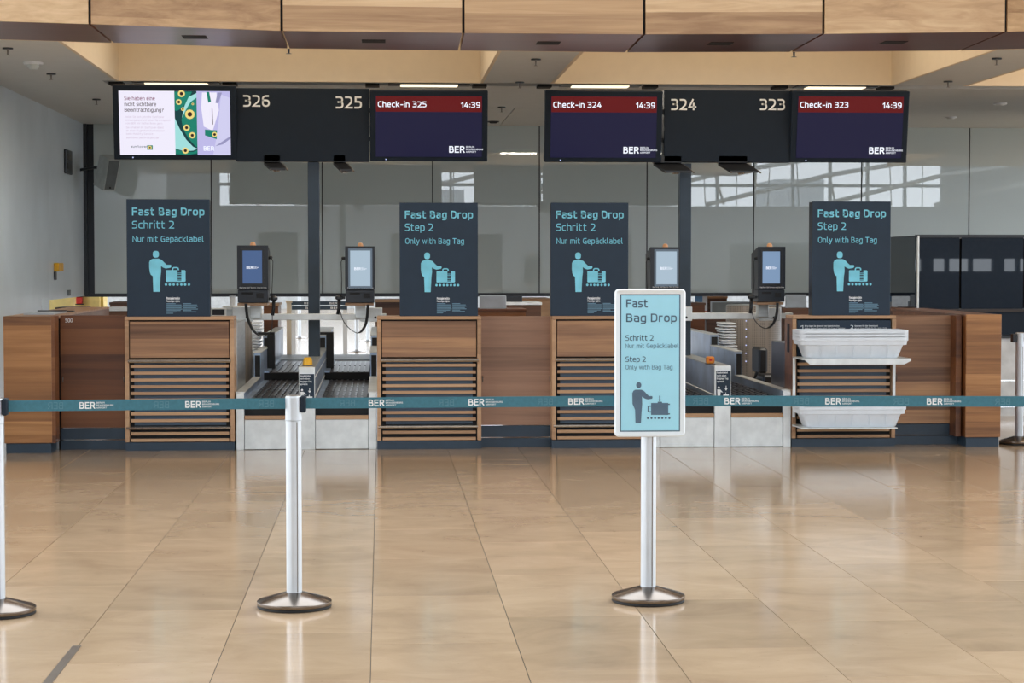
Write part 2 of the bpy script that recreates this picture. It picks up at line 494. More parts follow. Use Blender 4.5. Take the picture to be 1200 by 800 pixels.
X_ = 0.73
GL = {
 'F': [[(.5,1),(0,1),(0,0)],[(0,.52),(.44,.52)]],
 'B': [[(0,0),(0,1),(.5,1,.2),(.5,.53,.2),(0,.53)],[(.3,.53),(.56,.53,.2),(.56,0,.2),(0,0)]],
 'E': [[(.48,1),(0,1),(0,0),(.5,0)],[(0,.52),(.44,.52)]],
 'R': [[(0,0),(0,1),(.54,1,.2),(.54,.47,.2),(0,.47)],[(.28,.47),(.58,0)]],
 'D': [[(0,0),(0,1),(.6,1,.32),(.6,0,.32),(0,0)]],
 'G': [[(.56,1),(0,1,.34),(0,0,.34),(.58,0),(.58,.48),(.34,.48)]],
 'S': [[(.5,1),(0,1,.24),(0,.52,.22),(.54,.52,.22),(.54,0,.24),(0,0)]],
 'C': [[(.5,1),(0,1,.34),(0,0,.34),(.5,0)]],
 'O': [[(.32,1),(.64,1,.31),(.64,0,.31),(0,0,.31),(0,1,.31),(.33,1)]],
 'N': [[(0,0),(0,1),(.58,0),(.58,1)]],
 'T': [[(0,1),(.58,1)],[(.29,1),(.29,0)]],
 'A': [[(0,0),(.29,1),(.58,0)],[(.1,.3),(.48,.3)]],
 'I': [[(0,0),(0,1)]],
 'L': [[(0,1),(0,0),(.42,0)]],
 'P': [[(0,0),(0,1),(.52,1,.2),(.52,.45,.2),(0,.45)]],
 'U': [[(0,1),(0,0,.28),(.56,0,.28),(.56,1)]],
 'M': [[(0,0),(.04,1),(.36,.3),(.68,1),(.72,0)]],
 'W': [[(0,1),(.18,0),(.4,.9),(.62,0),(.8,1)]],
 'H': [[(0,0),(0,1)],[(.56,0),(.56,1)],[(0,.5),(.56,.5)]],
 '1': [[(0,.76),(.24,1),(.24,0)]],
 '2': [[(0,1),(.5,1,.24),(.5,.5,.2),(0,0),(.54,0)]],
 '3': [[(0,1),(.5,1,.22),(.5,.53,.2),(.16,.53)],[(.3,.53),(.53,.53,.2),(.53,0,.24),(0,0)]],
 '4': [[(.34,1),(0,.26),(.6,.26)],[(.42,.6),(.42,0)]],
 '5': [[(.48,1),(.04,1),(.04,.57),(.52,.57,.22),(.52,0,.24),(0,0)]],
 '6': [[(.46,1),(0,1,.3),(0,0,.26),(.54,0,.24),(.54,.57,.24),(0,.57)]],
 '9': [[(.08,0),(.54,0,.3),(.54,1,.26),(0,1,.24),(0,.43,.24),(.54,.43)]],
 '0': [[(.27,1),(.54,1,.26),(.54,0,.26),(0,0,.26),(0,1,.26),(.28,1)]],
 ':': [[(0,.12),(0,.14)],[(0,.6),(0,.62)]],
 '-': [[(0,.4),(.32,.4)]], '.': [[(0,0),(0,.02)]], ',': [[(0,.02),(0,-.1)]],
 '(': [[(.14,1.05),(0,.8),(0,.1),(.14,-.15)]], ')': [[(0,1.05),(.14,.8),(.14,.1),(0,-.15)]],
 '?': [[(0,1),(.42,1,.2),(.42,.55,.2),(.18,.5),(.18,.3)],[(.18,0),(.18,.02)]],
 'a': [[(.04,X_),(.46,X_,.18),(.46,0)],[(.46,.42),(0,.42,.16),(0,0,.18),(.46,0)]],
 'b': [[(0,1.04),(0,0),(.5,0,.2),(.5,X_,.2),(0,X_)]],
 'c': [[(.4,X_),(0,X_,.24),(0,0,.24),(.4,0)]],
 'd': [[(.5,1.04),(.5,0),(0,0,.2),(0,X_,.2),(.5,X_)]],
 'e': [[(0,.37),(.48,.37),(.48,X_,.2),(0,X_,.24),(0,0,.24),(.44,0)]],
 'f': [[(.36,1.04),(.1,1.04,.16),(.1,0)],[(0,X_),(.32,X_)]],
 'g': [[(.48,0),(0,0,.2),(0,X_,.22),(.48,X_),(.48,-.28,.2),(.02,-.28)]],
 'h': [[(0,1.04),(0,0)],[(0,X_),(.48,X_,.2),(.48,0)]],
 'i': [[(0,.66),(0,0)],[(0,1.03),(0,1.06)]],
 'j': [[(.1,X_),(.1,-.28),(0,-.28)],[(.1,1.01),(.1,1.04)]],
 'k': [[(0,1.04),(0,0)],[(.42,X_),(.06,.37),(.46,0)]],
 'l': [[(0,1.04),(0,0,.14),(.15,0)]],
 'm': [[(0,0),(0,X_),(.38,X_,.18),(.38,0)],[(.28,X_),(.76,X_,.18),(.76,0)]],
 'n': [[(0,0),(0,X_),(.48,X_,.2),(.48,0)]],
 'o': [[(.25,X_),(.5,X_,.23),(.5,0,.23),(0,0,.23),(0,X_,.23),(.26,X_)]],
 'p': [[(0,-.28),(0,X_),(.5,X_,.2),(.5,0,.2),(0,0)]],
 'q': [[(.5,-.28),(.5,X_),(0,X_,.2),(0,0,.2),(.5,0)]],
 'r': [[(0,0),(0,X_),(.3,X_)]],
 's': [[(.4,X_),(0,X_,.16),(0,.38,.14),(.42,.38,.14),(.42,0,.16),(0,0)]],
 't': [[(.1,.98),(.1,0,.16),(.36,0)],[(0,X_),(.34,X_)]],
 'u': [[(0,X_),(0,0,.2),(.48,0),(.48,X_)]],
 'v': [[(0,X_),(.24,0),(.48,X_)]],
 'w': [[(0,X_),(.17,0),(.37,X_),(.57,0),(.74,X_)]],
 'x': [[(0,X_),(.46,0)],[(.46,X_),(0,0)]],
 'y': [[(0,X_),(.25,0)],[(.5,X_),(.16,-.28),(.02,-.28)]],
 'z': [[(0,X_),(.42,X_),(0,0),(.44,0)]],
}
GL['\u00e4'] = GL['a'] + [[(.12,1.0),(.12,1.03)],[(.34,1.0),(.34,1.03)]]

def _fillet(pts):
    out = []
    for i, p in enumerate(pts):
        if len(p) < 3 or i in (0, len(pts) - 1):
            out.append(Vector((p[0], p[1]))); continue
        c = Vector(p[:2]); a = Vector(pts[i - 1][:2]); b = Vector(pts[i + 1][:2])
        r = p[2]
        ra = min(r, (a - c).length * (.5 if len(pts[i - 1]) > 2 else 1)); rb = min(r, (b - c).length * (.5 if len(pts[i + 1]) > 2 else 1))
        s0 = c + (a - c).normalized() * ra; e0 = c + (b - c).normalized() * rb
        for k in range(5):
            u = k / 4.0
            # a little squarer than a plain quadratic
            q = s0 * ((1 - u) ** 3) + (s0.lerp(c, .6)) * (3 * (1 - u) ** 2 * u) + (e0.lerp(c, .6)) * (3 * (1 - u) * u * u) + e0 * u ** 3
            if not out or (q - out[-1]).length > 1e-4:
                out.append(q)
    return out

def text(s, m, parent, x0, x1, zb, zt, Y, bold=0.0, mirror=False, name='lettering', label=None, ex=0.0012):
    """drawn lettering whose ink runs from x0 to x1 and whose capitals stand from zb to zt on the plane Y"""
    hgt = zt - zb
    hu = .056 + min(bold, .03) * 1.0
    adv = 0.0
    strokes = []
    for ch in s:
        if ch == ' ':
            adv += .40; continue
        g = GL.get(ch, GL['o'])
        w = max(p[0] for st in g for p in st)
        for st in g:
            strokes.append([(p[0] + adv,) + tuple(p[1:]) for p in st])
        adv += w + hu * 2 + .15
    W = max(p[0] for st in strokes for p in st)
    h = hu * hgt
    kx = (x1 - x0 - 2 * h) / max(W, 1e-6) if W > 0 else 0
    ky = hgt - 2 * h
    cx, cz = (x0 + x1) / 2, (zb + zt) / 2
    vs_, fs = [], []
    for st in strokes:
        pl = [Vector((x0 + h + p.x * kx, zb + h + p.y * ky)) for p in _fillet(st)]
        if mirror: pl = [Vector((x0 + x1 - p.x, p.y)) for p in pl]
        n = len(pl)
        if n == 2 and (pl[1] - pl[0]).length < h:      # a dot
            c = (pl[0] + pl[1]) / 2
            pl = [c + Vector((0, -h)), c + Vector((0, h))]
        base = len(vs_)
        for i in range(n):
            d0 = (pl[i] - pl[i - 1]).normalized() if i > 0 else (pl[1] - pl[0]).normalized()
            d1 = (pl[i + 1] - pl[i]).normalized() if i < n - 1 else d0
            t = (d0 + d1)
            t = t.normalized() if t.length > 1e-4 else d0
            nn = Vector((-t.y, t.x))
            k = 1.0 / max(.45, nn.dot(Vector((-d0.y, d0.x))))
            p = pl[i].copy()
            if n > 2 or (pl[1] - pl[0]).length > 2.2 * h:
                if i == 0: p -= d0 * h * .98
                if i == n - 1: p += d0 * h * .98
            for sg_ in (1, -1):
                q = p + nn * (h * k * sg_)
                vs_.append((q.x, Y - ex, q.y)); vs_.append((q.x, Y, q.y))
        for i in range(n - 1):
            a = base + i * 4; b = a + 4
            fs += [(a, a + 2, b + 2, b), (a, b, b + 1, a + 1), (a + 2, a + 3, b + 3, b + 2)]
        e = base + (n - 1) * 4
        fs += [(base, base + 1, base + 3, base + 2), (e, e + 2, e + 3, e + 1)]
    return mesh_from(name, vs_, fs, m, parent, (cx, Y, cz), False, label)

def ptext(s, m, parent, px0, px1, pyt, pyb, Y, bold=0.0, mirror=False, name='lettering', label=None):
    a = P(px0, pyb, Y); b = P(px1, pyt, Y)
    return text(s, m, parent, a.x, b.x, a.z, b.z, Y, bold, mirror, name, label)

def structure(o):
    o['kind'] = 'structure'
    return o

# ------------------------------------------------------------ the shell: floor, walls, ceiling
ZC = 3.40
YB = 26.2
XW = -3.85
XR = 12.5

# tiled floor
t0 = FL(441, 530)
TW, TL = 0.612, 1.2
xphase = t0.x
floor = thing('floor', None, None, (0, 0, 0), kind='structure')
TX0, TX1 = xphase - 8 * TW, xphase + 11 * TW
TY0, TY1 = 5.6, 5.6 + TL * 10
gap = 0.0014
bm = bmesh.new(); bmesh.ops.create_cube(bm, size=1.0)
bmesh.ops.scale(bm, vec=(TW - gap * 2, TL - gap * 1.2, 0.02), verts=bm.verts)
bmesh.ops.bevel(bm, geom=[e for e in bm.edges if all(v.co.z > 0 for v in e.verts)], offset=0.0008, segments=1, affect='EDGES')
tile_me = bpy.data.meshes.new('tile'); bm.to_mesh(tile_me); bm.free()
tile_me.materials.append(MATS['stone_tile'])
half_me = None
NX = 19
for i in range(NX):
    off = [0.0, 0.5, 0.28, 0.78, 0.12, 0.62][i % 6] * TL
    for j in range(-1, 10):
        y0 = TY0 + j * TL + off; y1 = y0 + TL
        ca, cb = max(y0, TY0), min(y1, TY1)
        if cb - ca < 0.05: continue
        x0 = TX0 + i * TW
        if cb - ca > TL - 0.01:
            o = link('floor_tile', tile_me, floor, (x0 + TW / 2, (ca + cb) / 2, -0.01 + random.uniform(-0.0002, 0.0002)))
        else:
            o = box('floor_tile', 'stone_tile', floor, x0 + gap, x0 + TW - gap, ca + gap * .6, cb - gap * .6, -0.02, 0.0)
box('grout_bed', 'black_gap', floor, TX0, TX1, TY0, TY1, -0.06, -0.004)
box('floor_slab', 'stone_floor', floor, TX0 - 24, TX0, -30, 75, -0.2, 0)
box('floor_slab', 'stone_floor', floor, TX1, TX1 + 24, -30, 75, -0.2, 0)
box('floor_slab', 'stone_floor', floor, TX0, TX1, -30, TY0, -0.2, 0)
box('floor_slab', 'stone_floor', floor, TX0, TX1, TY1, 75, -0.2, 0)
# metal joint strip
a = FL(90, 757)
box('joint_strip', 'strip_metal', floor, a.x - 0.018, a.x + 0.018, 4.2, a.y, 0.0, 0.003)

# left wall, with the opening low down at its far end
wl_ = thing('wall_left', None, None, (XW, 21, 0), kind='structure')
YO = 23.45
box('wall_panel', 'wall_paint', wl_, XW - 0.25, XW, 16.2, YO, 0, ZC)
box('wall_panel', 'wall_paint', wl_, XW - 0.25, XW, YO, YB, 1.17, ZC)
# raised back-painted glass partition
bw = thing('wall_back', None, None, (0, YB, 0), kind='structure')
seams = [110, 248, 378, 507, 632, 758, 883, 1009, 1135, 1262, 1390]
zb = P(600, 345, YB).z
for a, b in zip(seams[:-1], seams[1:]):
    xa, xb = P(a, 300, YB).x, P(b, 300, YB).x
    box('glass_panel', 'back_glass', bw, xa + 0.008, xb - 0.008, YB, YB + 0.012, zb + 0.02, ZC)
box('backing_frame', 'frame_dark', bw, XW, P(1390, 300, YB).x, YB + 0.02, YB + 0.06, zb, ZC)
box('bottom_rail', 'frame_dark', bw, XW, P(1390, 300, YB).x, YB - 0.01, YB + 0.02, zb - 0.025, zb + 0.018)
box('corner_frame', 'frame_dark', bw, XW, XW + 0.045, YB - 0.03, YB + 0.02, zb, ZC)

# ceiling slabs around the coffers
ce = thing('ceiling', None, None, (0, 20, ZC), kind='structure')
coffers = [(-2.62, 1.02), (1.70, 5.20), (5.92, 9.4)]
CY0, CY1 = 15.9, 20.0
CZ1 = 4.35
box('ceiling_panel', 'ceiling_paint', ce, -9, XR, CY1 + 0.36, 23.2, ZC, ZC + 0.1)
box('ceiling_panel', 'ceiling_paint', ce, -9, 1.55, 23.21, YB + 0.1, ZC, ZC + 0.1)
box('ceiling_panel', 'ceiling_paint', ce, 1.56, XR, 23.21, YB + 0.1, ZC, ZC + 0.1)
box('ceiling_panel', 'ceiling_paint', ce, -9, XR, YB + 0.1, 33, ZC + 0.0, ZC + 0.1)
box('ceiling_top', 'concrete_roof', ce, -9.2, XR + .2, CY0 - 0.6, 33, 5.0, 5.1)
edges = [-9] + [v for c in coffers for v in c] + [XR]
for k in range(0, len(edges), 2):
    box('ceiling_panel', 'ceiling_paint', ce, edges[k], edges[k + 1], CY0, CY1 + 0.0, ZC, ZC + 0.1)
for (a, b) in coffers:
    box('coffer_side', 'coffer_paint', ce, a - .002, a + 0.03, CY0, CY1, ZC - 0.002, CZ1)
    box('coffer_side', 'coffer_paint', ce, b - 0.03, b + .002, CY0, CY1, ZC - 0.002, CZ1)
    box('coffer_back', 'coffer_paint', ce, a, b, CY1, CY1 + 0.03, ZC + 0.0, CZ1)
    box('coffer_top', 'coffer_paint', ce, a, b, CY0, CY1, CZ1, CZ1 + 0.04)
# dark service trough behind the coffers carrying the light strips
box('service_trough', 'frame_dark', ce, -2.75, 9.6, CY1 + 0.03, CY1 + 0.36, ZC + 0.06, ZC + 0.12)
box('ceiling_panel', 'ceiling_paint', ce, -9, -2.75, CY1 + 0.0, CY1 + 0.36, ZC, ZC + 0.1)
box('ceiling_panel', 'ceiling_paint', ce, 9.6, XR, CY1 + 0.0, CY1 + 0.36, ZC, ZC + 0.1)

# hall around: roof and facades behind the camera and beyond the island
hf = thing('wall_front', None, None, (0, -28, 0), kind='structure')
YH = -28.0
box('parapet_wall', 'facade_dark', hf, -30, 16.5, YH - 0.3, YH, 0, 3.9)
box('parapet_wall', 'facade_dark', hf, 16.5, 40, YH - 0.3, YH, 1.75, 3.9)
box('parapet_wall', 'facade_dark', hf, 16.5, 40, YH - 0.3, YH, 0, 1.3)
for k in range(24):
    box('mullion', 'facade_frame', hf, 16.5 + k * .85, 16.5 + k * .85 + (.12 if k % 3 else .4), YH - 0.25, YH, 1.3, 1.75)
box('solid_wall', 'facade_dark', hf, -30, -6.5, YH - 0.3, YH, 3.9, 14)
box('solid_wall', 'facade_dark', hf, 23.0, 40, YH - 0.3, YH, 3.9, 14)
for k in range(20):
    x = -6.5 + k * 1.55
    box('mullion', 'facade_frame', hf, x - 0.05, x + 0.05, YH - 0.25, YH, 3.9, 15)
for z in (4.75, 7.2, 9.8, 12.4):
    box('transom', 'facade_frame', hf, -6.5, 23, YH - 0.2, YH - 0.02, z - 0.06, z + 0.06)
for k in range(6):
    x = 4 + k * 4.6
    tube('truss_rod', 'hall_white', hf, [(x - 5, YH + 2.2, 3.9), (x, YH + 2.0, 5.1), (x + 5, YH + 2.2, 5.9)], 0.09, 8)
    tube('truss_rod', 'hall_white', hf, [(x, YH + 2.0, 5.1), (x + 0.7, YH, 4.0)], 0.05, 8)
    tube('truss_rod', 'hall_white', hf, [(x, YH + 2.0, 5.1), (x + 0.4, YH, 7.5)], 0.05, 8)
for (xa_, xb_, zt_) in ((-2, 5, 6.0), (13, 17.5, 6.2), (24, 27, 6.7), (38, 41, 6.2), (50, 70, 5.4)):
    tag(box('outside_building', 'facade_dark', None, xa_, xb_, YH - 46, YH - 40, -.2, zt_), kind='structure')
for k in range(24):
    x = -6 + k * 1.27
    tube('stay_rod', 'facade_frame', hf, [(x, YH + .6, 3.9), (x + .25 * (k % 3 - 1), YH + .6, 9)], 0.02, 6)
hr = thing('wall_far', None, None, (0, 70, 0), kind='structure')
box('parapet_wall', 'hall_white', hr, -30, 40, 70, 70.3, 0, 2.6)
for k in range(24):
    x = -30 + k * 3.0
    box('mullion', 'facade_frame', hr, x - 0.06, x + 0.06, 70, 70.25, 2.6, 15)
roof = thing('ceiling', None, None, (0, 0, 15), kind='structure')
box('roof_slab', 'concrete_roof', roof, -30, 40, -28, 10.5, 15, 15.3)
box('roof_slab', 'concrete_roof', roof, -30, 40, 34, 70, 15, 15.3)

# ------------------------------------------------------------ wooden fascia of the canopy
ZF = 3.30
seam_x = [-340, -120, 105, 330, 543, 755, 965, 1179, 1392, 1606]
seam_y = [13, 21, 28, 36, 38.5, 40, 39.5, 37, 31, 24]
back_x = [-272, -70, 132, 338, 538, 734, 927, 1125, 1322, 1520]
back_y = [38, 44, 50, 56.5, 59, 61, 60.5, 59, 54, 48]
fascia = thing('canopy_fascia', 'walnut and maple veneer canopy band hanging above the check-in counters, cut by dark vertical joints', 'canopy', (0, 15, ZF))
FP = []
BP = []
for i in range(10):
    d = FWD + RGT * ((seam_x[i] - 600) / F_PX) + UPV * ((400 - seam_y[i]) / F_PX)
    t = (ZF - CAM_H) / d.z
    FP.append(Vector((d.x * t, d.y * t, ZF)))
    d = FWD + RGT * ((back_x[i] - 600) / F_PX) + UPV * ((400 - back_y[i]) / F_PX)
    t = (ZF - CAM_H) / d.z
    BP.append(Vector((d.x * t, d.y * t, ZF)))
ZT = 5.0
for i in range(9):
    g = 0.010
    a, b = FP[i].copy(), FP[i + 1].copy()
    d = (b - a).normalized()
    a += d * g; b -= d * g
    c = (a + b) / 2
    th = Vector((0, 0.03, 0))
    vv = [a, b, b + Vector((0, 0, ZT - ZF)), a + Vector((0, 0, ZT - ZF))]
    vv += [v + th for v in vv]
    mesh_from('front_panel', vv, [(0, 1, 2, 3), (7, 6, 5, 4), (0, 4, 5, 1), (1, 5, 6, 2), (2, 6, 7, 3), (3, 7, 4, 0)], 'wood_fascia', fascia, (c.x, c.y, ZF + 0.5 + random.uniform(0, .3)))
    p, q = BP[i].copy(), BP[i + 1].copy()
    e = (q - p).normalized()
    p += e * g; q -= e * g
    a2, b2 = a + Vector((0, 0.033, 0.0)), b + Vector((0, 0.033, 0.0))
    upz = Vector((0, 0, 0.03))
    vv = [a2, b2, q, p]
    vv += [v + upz for v in vv]
    sof = mesh_from('soffit_panel', vv, [(0, 3, 2, 1), (4, 5, 6, 7), (0, 1, 5, 4), (1, 2, 6, 5), (2, 3, 7, 6), (3, 0, 4, 7)], 'wood_soffit', fascia, (c.x, c.y + .5, ZF))
    # upright return behind the soffit edge
    vv = [p, q, q + Vector((0, 0, ZT - ZF)), p + Vector((0, 0, ZT - ZF))]
    vv += [v + th for v in vv]
    mesh_from('back_panel', vv, [(0, 1, 2, 3), (7, 6, 5, 4), (0, 4, 5, 1), (1, 5, 6, 2), (2, 6, 7, 3), (3, 7, 4, 0)], 'coffer_paint', fascia, (c.x, c.y + 1, ZF + .5))
    # recessed slot lamp in the soffit
    cs = (a2 + b2 + q + p) / 4
    if 1 < i < 7:
        w = 0.09
        sl = box('slot_vent', 'black_gap', sof, cs.x - w, cs.x + w, cs.y - 0.1, cs.y + 0.1, ZF - 0.003, ZF + 0.004)
# dark core seen in the joints
for i in range(10):
    box('joint_core', 'black_gap', fascia, FP[i].x - 0.03, FP[i].x + 0.03, FP[i].y + 0.035, FP[i].y + 0.06, ZF + 0.005, ZT)

# ------------------------------------------------------------ ceiling fittings
def on_ceiling(px, py, z=ZC):
    d = FWD + RGT * ((px - 600) / F_PX) + UPV * ((400 - py) / F_PX)
    t = (z - CAM_H) / d.z
    return Vector((d.x * t, d.y * t, z))
spr = [(9, 56, 'ceiling sprinkler at the far left above the smoke detector'), (60, 86, 'ceiling sprinkler just right of the smoke detector'),
       (113, 116, 'ceiling sprinkler between the smoke detector and the advert screen'), (628, 69, 'ceiling sprinkler between the two warm recesses, under the wooden band'),
       (609, 96, 'lower ceiling sprinkler between the warm recesses, just above the gap between the signs'), (588, 125, 'ceiling sprinkler in the gap between the two sign groups, lowest of them'),
       (1168, 68, 'ceiling sprinkler at the far right under the wooden band'), (1111, 95, 'ceiling sprinkler right of the rightmost screen')]
for (x, y, lab) in spr:
    p = on_ceiling(x, y)
    t = thing('sprinkler', lab, 'sprinkler', p, 'ceiling sprinklers')
    lathe('rosette', 'frame_dark', t, (p.x, p.y, p.z - 0.012), [(0.045, 0), (0.045, 0.012)], 16)
    lathe('nozzle', 'strip_metal', t, (p.x, p.y, p.z - 0.062), [(0.02, 0), (0.006, 0.006), (0.008, 0.05)], 12)
p = on_ceiling(39, 73)
t = thing('smoke_detector', 'round white smoke detector on the ceiling at the left', 'smoke detector', p)
lathe('mounting_ring', 'white_plastic', t, (p.x, p.y, p.z - 0.02), [(0.085, 0), (0.09, 0.02)], 24)
lathe('sensor_head', 'speaker_grey', t, (p.x, p.y, p.z - 0.065), [(0.03, 0), (0.05, 0.02), (0.055, 0.045)], 24)
for (x, y, lab) in ((578, 142, 'small dark ceiling spotlight between the two sign groups'), (1172, 121, 'small pale round ceiling downlight at the right'), (1114, 137, 'small pale round ceiling downlight nearest the back glass, right')):
    p = on_ceiling(x, y)
    t = thing('downlight', lab, 'light', p)
    lathe('trim_ring', 'frame_dark' if x < 600 else 'white_plastic', t, (p.x, p.y, p.z - 0.015), [(0.07, 0), (0.08, 0.015)], 20)
    lathe('lens', 'black_gap' if x < 600 else 'ceiling_paint', t, (p.x, p.y, p.z - 0.025), [(0.045, 0), (0.05, 0.01)], 20)
# sprinklers on the fascia edge
for (x, y, lab) in ((338, 57, 'tiny sprinkler under the wooden band at the left'), (932, 61, 'tiny sprinkler under the wooden band at the right')):
    p = on_ceiling(x, y, ZF); p.y += 0.05
    t = thing('sprinkler', lab, 'sprinkler', p)
    lathe('nozzle', 'frame_dark', t, (p.x, p.y, p.z - 0.035), [(0.026, 0), (0.008, 0.006), (0.010, 0.04)], 12)

# light strips in the trough, one above each screen
for (x0, x1, lab) in ((174, 246, 'bright linear ceiling light above the advert screen'), (469, 536, 'bright linear ceiling light second from the left, above a check-in screen'),
                      (670, 737, 'bright linear ceiling light third from the left'), (949, 1018, 'bright linear ceiling light at the far right above the rightmost screen')):
    a = on_ceiling(x0, 99.5, ZC + 0.0); b = on_ceiling(x1, 99.5, ZC)
    y0 = CY1 + 0.08
    t = thing('light_strip', lab, 'light', ((a.x + b.x) / 2, y0, ZC - 0.02), 'linear lights over the screens')
    box('housing', 'frame_dark', t, a.x - 0.12, b.x + 0.12, y0 - 0.02, y0 + 0.22, ZC - 0.011, ZC - 0.003)
    box('diffuser', 'lamp_strip', t, a.x, b.x, y0, y0 + 0.2, ZC - 0.02, ZC - 0.011)
    area_light('strip_light', ((a.x + b.x) / 2, y0 + .1, ZC - 0.03), (b.x - a.x, .2), 22, (1.0, .93, .82))
    for xx in (a.x - 0.28, b.x + 0.22):
        box('bracket', 'black_gap', t, xx - 0.07, xx + 0.07, y0 - 0.02, y0 + 0.2, ZC - 0.03, ZC - 0.003)

# ------------------------------------------------------------ left wall fittings
def on_left(px, py, off=0.0):
    d = FWD + RGT * ((px - 600) / F_PX) + UPV * ((400 - py) / F_PX)
    t = (XW + off) / d.x
    return Vector((d.x * t, d.y * t, CAM_H + d.z * t))
a, b = on_left(75, 203), on_left(82, 177)
t = thing('wall_intercom', 'narrow dark wall unit high on the left wall', 'wall unit', (XW, (a.y + b.y) / 2, a.z))
box('housing', 'frame_dark', t, XW, XW + 0.03, a.y, b.y, a.z, b.z, 0.008)
for k in range(2):
    zc = a.z + (b.z - a.z) * (0.3 + 0.38 * k)
    box('button', 'charcoal_rail', t, XW + 0.03, XW + 0.036, a.y + 0.1, b.y - 0.1, zc - 0.03, zc + 0.04, 0.004)
a, b = on_left(63, 318), on_left(71, 308)
t = thing('alarm_box', 'small yellow alarm box on the left wall', 'alarm', (XW, (a.y + b.y) / 2, a.z))
box('housing', 'yellow_plastic', t, XW, XW + 0.06, a.y, b.y - .15, a.z, b.z, 0.008)
box('handle', 'black_plastic', t, XW, XW + 0.02, a.y, a.y + 0.10, a.z - 0.10, a.z - 0.005, 0.004)
a = on_left(80.5, 343)
t = tag(box('wall_socket', 'speaker_grille', None, XW, XW + 0.012, a.y - .09, a.y + .09, a.z - 0.035, a.z + 0.035, 0.004), 'small grey wall socket low on the left wall', 'socket')

# loudspeaker in the corner
Ysp = 25.2
a = P(111, 224, Ysp); b = P(141, 181, Ysp)
t = thing('loudspeaker', 'grey wedge loudspeaker in the corner below the advert screen', 'speaker', ((a.x + b.x) / 2, Ysp, a.z))
def pw(px, py, Y=Ysp): return P(px, py, Y)
body = [pw(109.5, 216), pw(121, 223), pw(127, 187), pw(117, 181)]
right = [pw(135, 223), pw(142, 186)]
bk = Vector((0.0, 0.3, 0.0))
v8 = [pw(109.5, 216, Ysp + .25), pw(121, 223.5), pw(127, 186.5), pw(117, 181, Ysp + .25), pw(135, 223.5, Ysp + .02), pw(142, 186.5, Ysp + .02), pw(125, 218, Ysp + .45), pw(132, 181, Ysp + .45)]
o = mesh_from('cabinet', v8, [(0, 1, 2, 3), (1, 4, 5, 2), (4, 6, 7, 5), (6, 0, 3, 7), (3, 2, 5, 7), (0, 6, 4, 1)], 'speaker_grey', t, v8[1]); fix_normals(o.data)
g = [pw(122.5, 222, Ysp - .004), pw(134, 222, Ysp + .012), pw(140.5, 188, Ysp + .012), pw(128, 188, Ysp - .004)]
g2 = [v + Vector((0, -0.006, 0)) for v in g]
o = mesh_from('grille', g + g2, [(0, 1, 2, 3), (4, 5, 6, 7), (0, 1, 5, 4), (1, 2, 6, 5), (2, 3, 7, 6), (3, 0, 4, 7)], 'speaker_grille', t, g[0]); fix_normals(o.data)
c = pw(129, 220, Ysp - .02)
lathe('badge', 'black_gap', t, (c.x, c.y, c.z - 0.01), [(0.01, 0), (0.01, 0.02)], 10)
tube('bracket', 'frame_dark', t, [pw(124, 200, Ysp + .3), pw(112, 196, Ysp + .6), (XW, Ysp + .7, P(110, 196, Ysp).z)], 0.02)

# ------------------------------------------------------------ navy posts and overhead signs
YS = 19.05
def post(px0, px1, label, ztop):
    a, b = P(px0, 300, YS), P(px1, 300, YS)
    t = thing('sign_post', label, 'post', ((a.x + b.x) / 2, YS + .05, 0.70))
    box('shaft', 'navy_paint', t, a.x, b.x, YS, YS + 0.10, 0.704, ztop, 0.004)
    return t
ztop = P(400, 190, YS).z
post(361, 374.5, 'square navy post between the two left bag drop terminals, carrying number sign 326 325', ztop)
post(796.5, 810, 'square navy post behind the right terminals, carrying number sign 324 323', ztop)

def number_sign(px0, px1, py0, py1, items, label):
    a, b = P(px0, py1, YS), P(px1, py0, YS)
    t = thing('number_sign', label, 'sign', ((a.x + b.x) / 2, YS, a.z))
    box('panel', 'navy_sign', t, a.x, b.x, YS - 0.06, YS + 0.10, a.z, b.z, 0.004)
    for (s, x0, x1, y0, y1) in items:
        ptext(s, 'text_white', t, x0, x1, y0, y1, YS - 0.062, 0.018, name='number')
    # downlight hoods under the sign
    return t
sg1 = number_sign(277, 432.5, 104.5, 189, [('326', 285, 316, 111.5, 125), ('325', 393.5, 424, 113, 127)], 'dark overhead number sign between the advert screen and a check-in screen')
sg2 = number_sign(777, 926, 107, 190, [('324', 786.5, 816, 116, 129), ('323', 890.5, 920, 116, 129)], 'dark overhead number sign between the two right check-in screens')
def hood(px0, px1, py0, py1, lab, par):
    a, b = P(px0, py1, YS - .05), P(px1, py0, YS - .05)
    t = thing('camera_hood', lab, 'camera', ((a.x + b.x) / 2, YS, b.z))
    sh = par
    vv = [(a.x, YS - .02, b.z), (b.x - .06, YS - .02, b.z), (b.x, YS - .30, a.z + 0.02), (a.x + .07, YS - .30, a.z + 0.02)]
    v2 = [(x, y, z - 0.022) for x, y, z in vv]
    o = mesh_from('plate', vv + v2, [(0, 1, 2, 3), (7, 6, 5, 4), (0, 4, 5, 1), (1, 5, 6, 2), (2, 6, 7, 3), (3, 7, 4, 0)], 'black_plastic', t, vv[0]); fix_normals(o.data)
    box('mount', 'black_plastic', t, a.x, b.x - .06, YS - 0.06, YS + 0.05, b.z, b.z + 0.07, 0.004)
    xm = (a.x + b.x) / 2
    lathe('lens', 'chrome_rail', t, (xm + .02, YS - .22, a.z - 0.012), [(0.03, 0), (0.04, 0.02)], 14)
    for s_ in (0, 1):
        xx = (a.x + .02 + s_ * (b.x - a.x - .06))
        tube('rim', 'strip_metal', t, [(xx, YS - .04, b.z - .02), (xx + .06, YS - .305, a.z - 0.0)], 0.008, 6)
